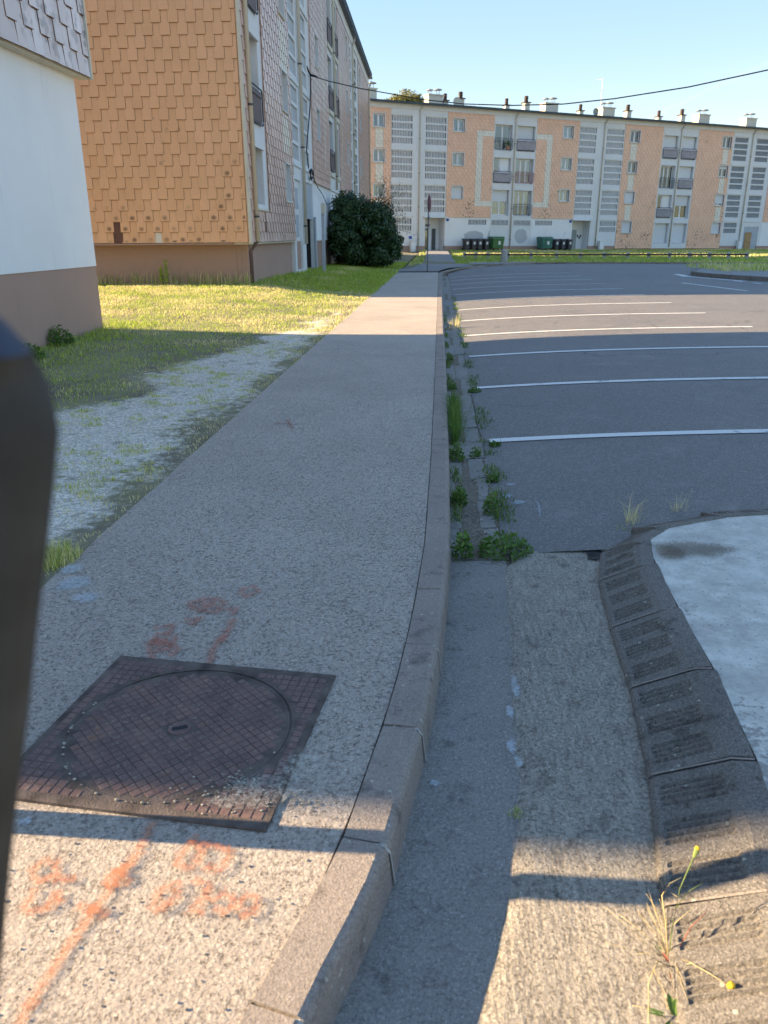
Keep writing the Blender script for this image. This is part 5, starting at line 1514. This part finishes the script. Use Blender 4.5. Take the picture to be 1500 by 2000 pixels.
mm = MB(); mm.cyl((0, 0, -.2), (0, 0, .62), .21, .17, 12); mm.cyl((0, 0, .62), (0, 0, .70), .17, .10, 12); mm.build('shaft', MAT['stone'], bs)
tag(bs, 'thick pale stone bollard standing alone in front of the low rail', 'bollard')
mm = MB()
for i in range(1): 
    vs = []; fs = []
st_ = MB(); st_.add([(.45 * math.cos(t) * r_, .3 * math.sin(t) * r_, z) for z, r_ in ((-.1, 1), (.22, .95), (.38, .55)) for t in [i * math.pi / 5 for i in range(10)]], [(k_ * 10 + i, k_ * 10 + (i + 1) % 10, (k_ + 1) * 10 + (i + 1) % 10, (k_ + 1) * 10 + i) for k_ in range(2) for i in range(10)] + [tuple(range(20, 30))])
o = st_.build('boulder', MAT['stone'], None, smooth=True); p = Vector((FPOSTS[-1][0] + 1.9, FPOSTS[-1][1] + .4, 0)); o.location = (p.x, p.y, verge_z(p.x, p.y)); tag(o, 'pale rounded boulder just past the right end of the low rail', 'boulder')

# post outside the left edge whose shadow crosses the pavement
sp_ = empty('street_post', (-1.62, 1.665, PZ)); mm = MB(); mm.cyl((0, 0, -.1), (0, 0, 2.6), .045, n=16); mm.build('shaft', MAT['galv'], sp_)
mm = MB(); mm.cyl((0, 0, 0.001), (0, 0, .02), .09, n=16); mm.build('base_flange', MAT['galv'], sp_); tag(sp_, 'round galvanised steel post standing in the pavement beside the manhole', 'post')

# dark rounded bar close to the camera
bar = empty('leaning_bar', (-.75, .46, .12))
edge = [(-.262, 1.572), (-.236, 1.557), (-.222, 1.540), (-.214, 1.521), (-.2125, 1.495), (-.2195, 1.464), (-.232, 1.416), (-.246, 1.364), (-.260, 1.308), (-.277, 1.247), (-.294, 1.181), (-.3115, 1.109), (-.345, .97), (-.42, .66), (-.53, .18)]
def bar_mesh(seg, mat, name):
    mm = MB(); vs = []; n = 16; wv = [.02, .045, .055, .062, .068, .071, .071, .070, .07, .07, .07, .07, .07, .07, .07]
    pts_ = []
    for i, (x_, z_) in enumerate(edge):
        w = wv[i]; pts_.append((x_ - w, z_, w))
    K = .72
    pts_ = [(x_ * K, 1.6 - (1.6 - z_) * K, w * K) for x_, z_, w in pts_] + [(-.62, .0 + .12, .05)]
    pts_ = pts_[seg[0]:seg[1]]
    for x_, z_, w in pts_:
        for j in range(n):
            t = 2 * math.pi * j / n; cx = math.copysign(abs(math.cos(t)) ** .75, math.cos(t)); sy = math.copysign(abs(math.sin(t)) ** .75, math.sin(t))
            vs.append((x_ + w * cx + .75, .418 * K + .018 * sy - .46, z_ - .12))
    fs = [(i * n + j, i * n + (j + 1) % n, (i + 1) * n + (j + 1) % n, (i + 1) * n + j) for i in range(len(pts_) - 1) for j in range(n)]
    fs += [tuple(range(n)), tuple(reversed(range((len(pts_) - 1) * n, len(pts_) * n)))]
    mm.add(vs, fs); return mm.build(name, mat, bar, smooth=True)
bar_mesh((0, 3), MAT['barcap'], 'cap'); bar_mesh((2, 16), MAT['bar'], 'shaft')
tag(bar, 'blurred dark rounded bar leaning close to the camera at the left edge', 'bar')

# ------------------------------------------------------------------ vegetation
def blades(name, P, H, W, mat, lean=.5, dry=None, seg=2, n_per=1):
    """P: (n,3) roots, H heights, W widths: bent blades"""
    n = len(P); ang = rng.uniform(0, 2 * np.pi, n); la = rng.uniform(0, 2 * np.pi, n); ln = rng.uniform(.1, 1, n) * lean
    side = np.stack([np.cos(ang), np.sin(ang), np.zeros(n)], 1) * W[:, None] / 2
    ld = np.stack([np.cos(la), np.sin(la), np.zeros(n)], 1)
    V = []
    up = np.array([0, 0, 1.0])
    p0 = P; p1 = P + up * (H * .55)[:, None] + ld * (H * ln * .25)[:, None]; p2 = P + up * (H * (1 - .25 * ln))[:, None] + ld * (H * ln * .8)[:, None]
    V = np.stack([p0 - side, p0 + side, p1 + side * .75, p1 - side * .75, p2], 1).reshape(-1, 3)
    base = np.arange(n)[:, None] * 5
    F = np.concatenate([base + np.array([0, 1, 2]), base + np.array([0, 2, 3]), base + np.array([3, 2, 4])], 0)
    tone = np.repeat(rng.uniform(0, 1, n), 5); dr = np.repeat(dry if dry is not None else np.zeros(n), 5)
    return soup(name, V, F, mat, tone, dr, kind='stuff')
def vnoise(x, y, s, o=0): return np.array([nb(a * s + o, b * s - o) for a, b in zip(x, y)])

# lawn between pavement and left buildings
def lawn_pts(n, x0, x1, y0, y1, power=1.0):
    x = rng.uniform(x0, x1, n); y = y0 + (y1 - y0) * rng.uniform(0, 1, n) ** power
    return x, y
x, y = lawn_pts(150000, -9, -1.72, 2, 24, 1.1)
nz1 = vnoise(x, y, 1.1); nz2 = vnoise(x, y, 4.5, 7); nz3 = vnoise(x, y, 14, 3)
bare = np.array([bare_f(a, b) for a, b in zip(x, y)])
dens = np.clip(.85 - bare * 1.12 + nz1 * .5 + nz2 * .85 + nz3 * .9, 0, 1)
edge = np.exp(-((x + 1.84) / .10) ** 2) * (.10 + np.clip(nz2 * 1.6, 0, 1))
dens = np.maximum(dens, np.clip(edge, 0, 1))
nearb = np.clip((-x - 4.4) / .8, 0, 1) * (y < 13.5)
keep = (rng.uniform(0, 1, len(x)) < dens) & ~((x < -5.45) & (y < 13)) & ~((x < -4.6) & (y > 21.9))
x, y, nz1, nz2, nearb = x[keep], y[keep], nz1[keep], nz2[keep], nearb[keep]
z = np.array([left_z(a, b) for a, b in zip(x, y)]) - .004
H = (.022 + .028 * rng.uniform(0, 1, len(x)) + .03 * np.clip(nz2, 0, 1)) * (1 + 1.1 * nearb) * np.clip(.8 + y * .02, 1, 1.4)
bk = bare[keep]; drt = np.clip(.40 + nz1 * .7 + rng.uniform(-.35, .35, len(x)) - .45 * nearb + .10 * (y > 13.5) + .45 * np.clip(bk * 3, 0, 1) * (y < 13) + .25 * (x > -2.1), 0, 1)
H *= 1 - .45 * np.clip(bk * 3, 0, 1) * (y < 13)
blades('grass', np.stack([x, y, z], 1), H, rng.uniform(.003, .007, len(x)) * np.clip(.7 + y * .08, .9, 2.4), MAT['grass'], 1.1, drt)
# separate small tufts scattered over the bare gravel
tx = []; ty = []
for i in range(900):
    yy_ = 2.2 + 12 * rnd.random() ** 1.3; xx_ = rnd.uniform(-4.6, -1.85)
    if bare_f(xx_, yy_) < .35 or nb(xx_ * .9, yy_ * .9, 4) < -.12: continue
    q = rnd.uniform(.012, .06); n_ = int(1100 * q)
    tx.append(rng.normal(xx_, q, n_)); ty.append(rng.normal(yy_, q * .8, n_))
tx = np.concatenate(tx); ty = np.concatenate(ty); kk = tx < -1.76; tx, ty = tx[kk], ty[kk]
blades('gravel_tufts', np.stack([tx, ty, np.array([left_z(a, b) for a, b in zip(tx, ty)]) - .003], 1), rng.uniform(.012, .04, len(tx)), rng.uniform(.003, .007, len(tx)), MAT['grass'], 1.2, np.clip(rng.normal(.62, .22, len(tx)), 0, 1))
# lusher grass beside the left buildings and under the bush
x, y = lawn_pts(26000, -5.2, -1.7, 21.5, 46)
k2 = (vnoise(x, y, .8) + .35 > rng.uniform(-.6, .5, len(x))); x, y = x[k2], y[k2]
z = np.array([left_z(a, b) for a, b in zip(x, y)]); nzb = vnoise(x, y, .7, 4)
blades('shaded_grass', np.stack([x, y, z], 1), rng.uniform(.05, .12, len(x)) * (1 + np.clip(nzb, 0, 1)), rng.uniform(.015, .03, len(x)), MAT['grass'], .9, np.clip(.25 + nzb * .6, 0, 1))
# far verge
n = 70000; u = rng.uniform(0, 1, n); x = -1.7 + 44 * rng.uniform(0, 1, n) ** .9; ye = np.array([far_edge(a) for a in x]); yt = 73 + .5 * (x + 5.5); y = ye + .25 + (yt - ye) * u ** .8
on_path = ((np.abs(x + .0) < .95) & (y < 74)) | ((x < 7.5) & (y < 43.9 - .05 * x) & (x > -1.8))
keep = ~on_path | (rng.uniform(0, 1, n) < .02)
x, y = x[keep], y[keep]; z = np.array([verge_z(a, b) for a, b in zip(x, y)]); nzv = vnoise(x, y, .35, 2)
H = rng.uniform(.07, .15, len(x)) * (1 + .6 * nzv)
blades('verge_grass', np.stack([x, y, z], 1), H, rng.uniform(.03, .07, len(x)), MAT['grass'], 1.0, np.clip(.2 + nzv * .7 + rng.uniform(-.2, .2, len(x)) + .3 * (y > 62), 0, 1))
# grass on the far island
x = rng.uniform(9.3, 17, 5000); y = rng.uniform(27, 35.5, 5000); k3 = (y > 29.5 - .0 * x) & (y < 34.5) & (x > 9.9)
x, y = x[k3], y[k3]; blades('island_grass', np.stack([x, y, np.array([road_z(a) for a in x]) + .12], 1), rng.uniform(.10, .28, len(x)), rng.uniform(.02, .04, len(x)), MAT['grass'], .8, rng.uniform(.3, .9, len(x)))
# tall dry grass against the ochre gable
n = 2600; x = rng.uniform(-9, -4.9, n); y = 21.55 - np.abs(rng.normal(0, .28, n)); cl = vnoise(x, y * 0, 1.6, 3)
k4 = rng.uniform(-.5, .6, n) < cl + .25; x, y, cl = x[k4], y[k4], cl[k4]
z = np.array([left_z(a, b) for a, b in zip(x, y)])
blades('tall_dry_grass', np.stack([x, y, z], 1), rng.uniform(.12, .42, len(x)) * (1 + .5 * cl), rng.uniform(.008, .02, len(x)), MAT['grass'], .7, rng.uniform(.3, 1, len(x)))

def leafy(name, P, N, size, mat, ratio=.5, kind=None, parent=None):
    """quad leaves at P, facing roughly N"""
    n = len(P); a = rng.normal(0, 1, (n, 3)); a -= (a * N).sum(1)[:, None] * N * .7; a /= np.linalg.norm(a, axis=1)[:, None]
    b = np.cross(N + rng.normal(0, .5, (n, 3)), a); b /= np.linalg.norm(b, axis=1)[:, None]
    s = size[:, None]
    V = np.stack([P - a * s, P + b * s * ratio, P + a * s, P - b * s * ratio], 1).reshape(-1, 3)
    F = np.arange(n * 4).reshape(-1, 4); tone = np.repeat(rng.uniform(0, 1, n), 4)
    return soup(name, V, F, mat, tone, None, parent, kind)

# big bush in front of the left building
bc = np.array([-3.55, 38.4, .25]); bush = empty('laurel_bush', tuple(bc)); tag(bush, 'large dense dark green bush against the left building front', 'bush')
P = []; N = []
lobes = []
for i in range(58):
    t = rnd.uniform(0, 2 * math.pi); v = rnd.uniform(.06, 1.0)
    rr = 1.3 * math.sqrt(max(0, 1 - (v - .28) ** 2 / .9)) * rnd.uniform(.55, 1.0)
    hh = 2.75 * v * (1 - .16 * max(0, math.cos(t)))
    lobes.append((rr * math.cos(t) * 1.05, rr * math.sin(t) * 1.1, hh, rnd.uniform(.38, .62)))
for i in range(170):
    d = Vector((rnd.gauss(0, 1), rnd.gauss(0, 1), abs(rnd.gauss(.3, .8)))).normalized(); q_ = rnd.uniform(.92, 1.14); lobes.append((1.62 * d.x * q_, 1.6 * d.y * q_, .35 + 2.45 * d.z * q_ * (1 - .12 * d.x), rnd.uniform(.10, .24)))
for lx, ly, lz, lr in lobes:
    n = int(620 * (lr / .5) ** 2); d = rng.normal(0, 1, (n, 3)); d /= np.linalg.norm(d, axis=1)[:, None]
    r = lr * rng.uniform(.55, 1.08, n)
    P.append(np.array([lx, ly, lz]) + d * r[:, None]); N.append(d)
P = np.concatenate(P); N = np.concatenate(N); ok_ = P[:, 2] > .02; P, N = P[ok_], N[ok_]
leafy('foliage', P, N, rng.uniform(.045, .085, len(P)), MAT['bush'], .45, None, bush)
mm = MB()
for i in range(16):
    a = rnd.uniform(0, 6.28); mm.tube([(rnd.uniform(-.3, .3), rnd.uniform(-.3, .3), -.1), (.5 * math.cos(a), .5 * math.sin(a), 1.0), (.95 * math.cos(a), .95 * math.sin(a), 2.3)], [.05, .035, .012], 5)
mm.build('trunk', MAT['bark'], bush)
mm = MB(); TP = []
for i in range(55):
    b0 = Vector((rnd.uniform(.3, 1.0), rnd.uniform(-.8, .5), rnd.uniform(1.0, 2.7))); dr = Vector((rnd.uniform(.35, 1.0), rnd.uniform(-.3, .3), rnd.uniform(.1, 1.0) * (1 if b0.z > 1.8 else .5))).normalized(); L_ = rnd.uniform(.6, 1.55)
    pts_ = [b0]; 
    for k_ in range(4): dr = (dr + Vector((rnd.gauss(0, .18), rnd.gauss(0, .12), rnd.gauss(.0, .18)))).normalized(); pts_.append(pts_[-1] + dr * L_ / 4)
    mm.tube([tuple(p) for p in pts_], [.014, .010, .008, .005, .003], 4)
    for p in pts_[2:]:
        for q in range(2):
            e = p + Vector((rnd.gauss(0, .12), rnd.gauss(0, .1), rnd.gauss(.05, .12))); mm.tube([tuple(p), tuple(e)], [.005, .002], 3); TP.append(e)
mm.build('twigs', MAT['twig'], bush)
TP = np.array([tuple(p) for p in TP]); TP = np.repeat(TP, 3, 0) + rng.normal(0, .04, (len(TP) * 3, 3)); leafy('twig_leaves', TP, rng.normal(0, 1, TP.shape) / 1.7, rng.uniform(.02, .04, len(TP)), MAT['bush'], .45, None, bush)

# tree behind the far building
tr_ = empty('background_tree', (-4.4, 100, .3)); tag(tr_, 'round topped tree with yellowing leaves rising behind the far building roof', 'tree')
mm = MB(); mm.tube([(0, 0, -.3), (.1, .1, 5), (0, .2, 10)], [.35, .26, .14], 10)
for i in range(12):
    a = i * 2.4; mm.tube([(0, .1, 6 + i * .35), (1.5 * math.cos(a), 1.5 * math.sin(a), 9 + i * .4), (2.8 * math.cos(a), 2.6 * math.sin(a), 11.5 + .3 * i)], [.12, .08, .03], 5)
mm.build('trunk', MAT['bark'], tr_)
P = []; N = []
for i in range(70):
    d = Vector((rnd.gauss(0, 1), rnd.gauss(0, 1), rnd.gauss(0, 1))).normalized(); c = Vector((d.x * 3.6 + .2, d.y * 2.8, 12.4 + d.z * 3.6 - .5 * abs(d.x))); 
    n = 420; q = rng.normal(0, 1, (n, 3)); q /= np.linalg.norm(q, axis=1)[:, None]; r = rnd.uniform(.55, 1.0)
    P.append(np.array(c) + q * (r * rng.uniform(.4, 1.1, n))[:, None]); N.append(q)
P = np.concatenate(P); N = np.concatenate(N); leafy('crown', P, N, rng.uniform(.08, .15, len(P)), MAT['tree'], .55, None, tr_)

# weeds in the channel
def weed(x, y, z, r, h_, n, lab, name='weed', upright=.6, leaf=.016):
    n = int(n * .6); r *= .85; ce = np.zeros((n, 3)); t = rng.uniform(0, 2 * np.pi, n); q = np.sqrt(rng.uniform(0, 1, n)) * r
    ce[:, 0] = q * np.cos(t); ce[:, 1] = q * np.sin(t); ce[:, 2] = h_ * rng.uniform(.05, 1, n) * (1 - (q / r) ** 2 * .7)
    N_ = rng.normal(0, .6, (n, 3)) + np.array([0, 0, 1]); N_ /= np.linalg.norm(N_, axis=1)[:, None]
    root = empty(name, (x, y, z))
    leafy('leaves', ce, N_, rng.uniform(leaf * .6, leaf * 1.4, n), MAT['weed'], .38, None, root)
    mm = MB()
    for i in range(12): a = rnd.uniform(0, 6.28); rr = r * rnd.uniform(.2, .8); mm.tube([(0, 0, 0), (rr * .4 * math.cos(a), rr * .4 * math.sin(a), h_ * .5), (rr * math.cos(a), rr * math.sin(a), h_ * rnd.uniform(.4, .95))], [.002, .0016, .001], 4)
    mm.build('stems', MAT['stalk'], root)
    tag(root, lab, 'weed'); return root
weed(.375, 3.92, 0, .17, .12, 900, 'bushy bright green weed at the corner of the asphalt and the ramp slab')
weed(.145, 3.84, 0, .065, .16, 420, 'green weed tuft hugging the kerb just before the first channel slab')
weed(.34, 4.55, 0, .06, .16, 260, 'slender upright weed at the asphalt edge behind the bushy one')
weed(.15, 4.72, 0, .06, .13, 380, 'green weed against the kerb halfway to the first bay line')
weed(.155, 5.75, 0, .07, .14, 420, 'dark green weed against the kerb below the long grass tuft')
weed(.30, 5.85, 0, .05, .09, 160, 'pale green tuft in the middle of the channel before the first bay line')
weed(.385, 5.2, 0, .05, .06, 150, 'small flat weed at the asphalt edge near the pale smear')
weed(.16, 8.6, 0, .06, .10, 260, 'green weed against the kerb beside the second bay line')
weed(.40, 8.45, 0, .08, .07, 260, 'low weed on the asphalt edge at the second bay line')
weed(.17, 10.6, 0, .06, .12, 260, 'green weed against the kerb before the third bay line')
weed(.47, 6.15, 0, .06, .05, 200, 'low weed at the end of the first bay line')
weed(-5.3, 10.9, .16, .25, .30, 900, 'leafy weed at the foot of the brown plinth near the left edge', leaf=.03)
weed(-5.15, 9.6, .16, .3, .22, 900, 'grassy dark green weed patch beside the white building', leaf=.03)
# small weeds along both seams
x = np.concatenate([rng.normal(.135, .018, 2600), rng.normal(.41, .04, 3600)]); y = np.concatenate([3.8 + rng.uniform(0, 1, 2600) ** 1.2 * 14, 4.0 + rng.uniform(0, 1, 3600) ** 1.3 * 18])
nzw = vnoise(x * 0, y, 1.6, 5) + .5 * vnoise(x * 0, y, 6, 1); k5 = nzw > .05; x, y = x[k5], y[k5]
blades('seam_weeds', np.stack([x, y, np.zeros(len(x))], 1), rng.uniform(.015, .07, len(x)), rng.uniform(.004, .010, len(x)), MAT['weed'], 1.2, rng.uniform(0, .7, len(x)))
# long grass tuft leaning from the kerb
n = 900; yy = rng.uniform(6.2, 7.7, n); xx = .13 + np.abs(rng.normal(0, .035, n))
blades('long_grass_tuft', np.stack([xx, yy, np.zeros(n)], 1), rng.uniform(.10, .26, n), rng.uniform(.003, .006, n), MAT['weed'], 1.0, rng.uniform(0, .5, n))
def tuft(x, y, z, r, h_, n, lab, dry=.5, w=.004):
    a = rng.uniform(0, 2 * np.pi, n); q = r * np.sqrt(rng.uniform(0, 1, n))
    o = blades('grass_tuft', np.stack([x + q * np.cos(a), y + q * np.sin(a), np.full(n, z)], 1), rng.uniform(.4, 1, n) * h_, rng.uniform(.6, 1.3, n) * w, MAT['grass'], .9, np.clip(rng.normal(dry, .2, n), 0, 1))
    del o['kind']; return tag(o, lab, 'grass tuft')
tuft(-1.86, 3.42, .112, .14, .11, 500, 'green grass tuft at the pavement edge beside the dark bar', .62)
tuft(1.12, 4.28, .02, .05, .26, 40, 'dry yellow grass stalks growing at the tip of the ribbed kerb', 1.0, .003)
tuft(1.42, 4.46, .04, .04, .2, 22, 'thin dry grass stalks on the far side of the ribbed kerb', 1.0, .003)
tuft(1.05, 4.2, .02, .05, .05, 60, 'short green grass tuft at the tip of the ribbed kerb', .1, .006)
tuft(.30, 14.6, .0, .10, .30, 50, 'straw coloured grass stalks in the channel where the sunlight falls', 1.0, .006)
tuft(.25, 1.90, .0, .022, .03, 36, 'tiny green and yellow tuft in the crack beside the ramp slab', .4, .003)
# mullein like spikes at the gable
for i, (x_, y_, h_, lab) in enumerate([(-7.05, 20.9, .62, 'tall yellow green flower spike in front of the brown plinth'), (-7.2, 20.95, .44, 'shorter flower spike just left of the tall one at the brown plinth')]):
    r = empty('flower_spike', (x_, y_, left_z(x_, y_))); mm = MB(); mm.tube([(0, 0, 0), (.01, 0, h_ * .5), (.0, 0, h_)], [.012, .009, .004], 5); mm.build('stem', MAT['stalk'], r)
    n = 500; ce = rng.normal(0, .028, (n, 3)); ce[:, 2] = rng.uniform(.15, 1, n) * h_; N_ = rng.normal(0, 1, (n, 3)); N_ /= np.linalg.norm(N_, axis=1)[:, None]
    leafy('flowers', ce, N_, rng.uniform(.010, .022, n), leafm if (leafm := MAT['grass']) else None, .5, None, r); tag(r, lab, 'plant')

# flowering weeds growing in the kerb joint at the lower right
def leaf_blade(mm, o, d, L_, W_, droop=.3):
    d = Vector(d).normalized(); s = d.cross(Vector((0, 0, 1))).normalized(); n = 6; vs = []
    for i in range(n + 1):
        t = i / n; w = W_ * math.sin(math.pi * min(1, .12 + .88 * t)) * (.5 + .5 * t if t < .6 else 1); p = Vector(o) + d * L_ * t + Vector((0, 0, -droop * L_ * t * t))
        vs += [tuple(p - s * w), tuple(p + Vector((0, 0, -w * .3))), tuple(p + s * w)]
    mm.add(vs, [(i * 3 + j, i * 3 + j + 1, (i + 1) * 3 + j + 1, (i + 1) * 3 + j) for i in range(n) for j in range(2)], .3 + rnd.random() * .5)
fp = empty('flowering_weed', (.558, 1.42, .0)); tag(fp, 'thin stalked yellow flowered weed growing from the seam between ramp slab and ribbed kerb', 'plant')
mm = MB()
for d in [(-1, .45, .35), (-1, -.05, .25), (-.7, .9, .5), (.3, .8, .9)]: leaf_blade(mm, (0, 0, .01), d, .05, .007)
mm.build('leaves', MAT['weed'], fp)
mm = MB()
for d in [(.3, .8, .7), (-.5, .9, .8), (-.3, -.9, .5), (.2, -1, .5)]: leaf_blade(mm, (0, -.02, .01), d, .042, .005)
mm.build('withered_leaves', MAT['redleaf'], fp)
def stem(parent, pts, r, mat): m_ = MB(); m_.tube(pts, r, 5); return m_.build('stem', mat, parent, smooth=True)
stem(fp, [(0, 0, 0), (.004, .02, .09), (.02, .05, .17), (.055, .085, .235)], [.0016, .0014, .0013, .0016], MAT['stalk'])
stem(fp, [(.012, .035, .13), (.04, .05, .165), (.07, .055, .185)], [.001, .0009, .0008], MAT['stalk'])
stem(fp, [(0, 0, 0), (-.012, .02, .10), (-.022, .04, .16), (-.005, .05, .185), (.022, .055, .20)], [.0015, .0013, .0013, .001, .0008], MAT['straw'])
stem(fp, [(0, -.01, 0), (-.04, -.04, .05), (-.075, -.10, .05), (-.09, -.17, .03), (-.088, -.24, .01)], [.0016, .0015, .0014, .0012, .001], MAT['straw'])
stem(fp, [(0, -.01, 0), (.03, -.05, .06), (.06, -.09, .075), (.085, -.12, .08)], [.0013, .0012, .001, .001], MAT['straw'])
stem(fp, [(0, -.01, .01), (.05, .03, .08), (.09, .05, .11)], [.0013, .001, .0008], MAT['redleaf'])
for i in range(16):
    a = rnd.uniform(0, 6.28); L_ = rnd.uniform(.06, .16); stem(fp, [(0, -.01, .0), (L_ * .4 * math.cos(a), L_ * .4 * math.sin(a), .04), (L_ * math.cos(a), L_ * math.sin(a), rnd.uniform(.02, .1))], [.0009, .0007, .0005], MAT['straw'])
m_ = MB(); m_.cyl((.055, .085, .233), (.061, .09, .252), .004, .0065, 8); m_.build('flower_bud', MAT['stalk'], fp)
m_ = MB(); m_.cyl((.061, .09, .252), (.063, .092, .258), .0065, .004, 8); m_.build('flower_head', MAT['petal'], fp)
m_ = MB(); m_.cyl((.085, -.12, .078), (.089, -.124, .088), .005, .0085, 10); m_.cyl((.089, -.124, .088), (.09, -.125, .092), .0085, .004, 10); m_.build('flower_head', MAT['petal'], fp)
fp2 = empty('rosette_weed', (.528, 1.27, .0)); tag(fp2, 'rosette of bright green toothed leaves at the bottom edge beside the ribbed kerb', 'plant')
mm = MB()
for d, L_ in [((-1, .25, .35), .075), ((-.05, 1, .8), .06), ((.3, .9, .9), .05), ((-.6, -.7, .4), .06), ((.6, .2, .6), .04), ((.2, -1, .3), .05)]: leaf_blade(mm, (0, 0, .012), d, L_, .009)
mm.build('leaves', MAT['weed'], fp2)
for i in range(9):
    a = rnd.uniform(0, 6.28); L_ = rnd.uniform(.05, .13); stem(fp2, [(0, 0, 0), (L_ * .4 * math.cos(a), L_ * .4 * math.sin(a), .03), (L_ * math.cos(a), L_ * math.sin(a), rnd.uniform(.02, .08))], [.0009, .0007, .0005], MAT['straw'])
# thin stems bending over the kerb whose shadows streak across it
for i, (x_, y_) in enumerate([(.60, 1.60), (.575, 1.49)]):
    r = empty('dry_stem_weed', (x_, y_, .02)); tag(r, ['small dry stemmed weed in the kerb seam near the post shadow', 'small dry stemmed weed in the kerb seam just above the flowering weed'][i], 'plant')
    for j in range(5): a = rnd.uniform(-2.6, 2.6); L_ = rnd.uniform(.03, .07); stem(r, [(0, 0, -.01), (L_ * .3 * math.cos(a), L_ * .3 * math.sin(a), .03), (L_ * math.cos(a), L_ * math.sin(a), rnd.uniform(.04, .09))], [.0009, .0007, .0005], MAT['straw'])
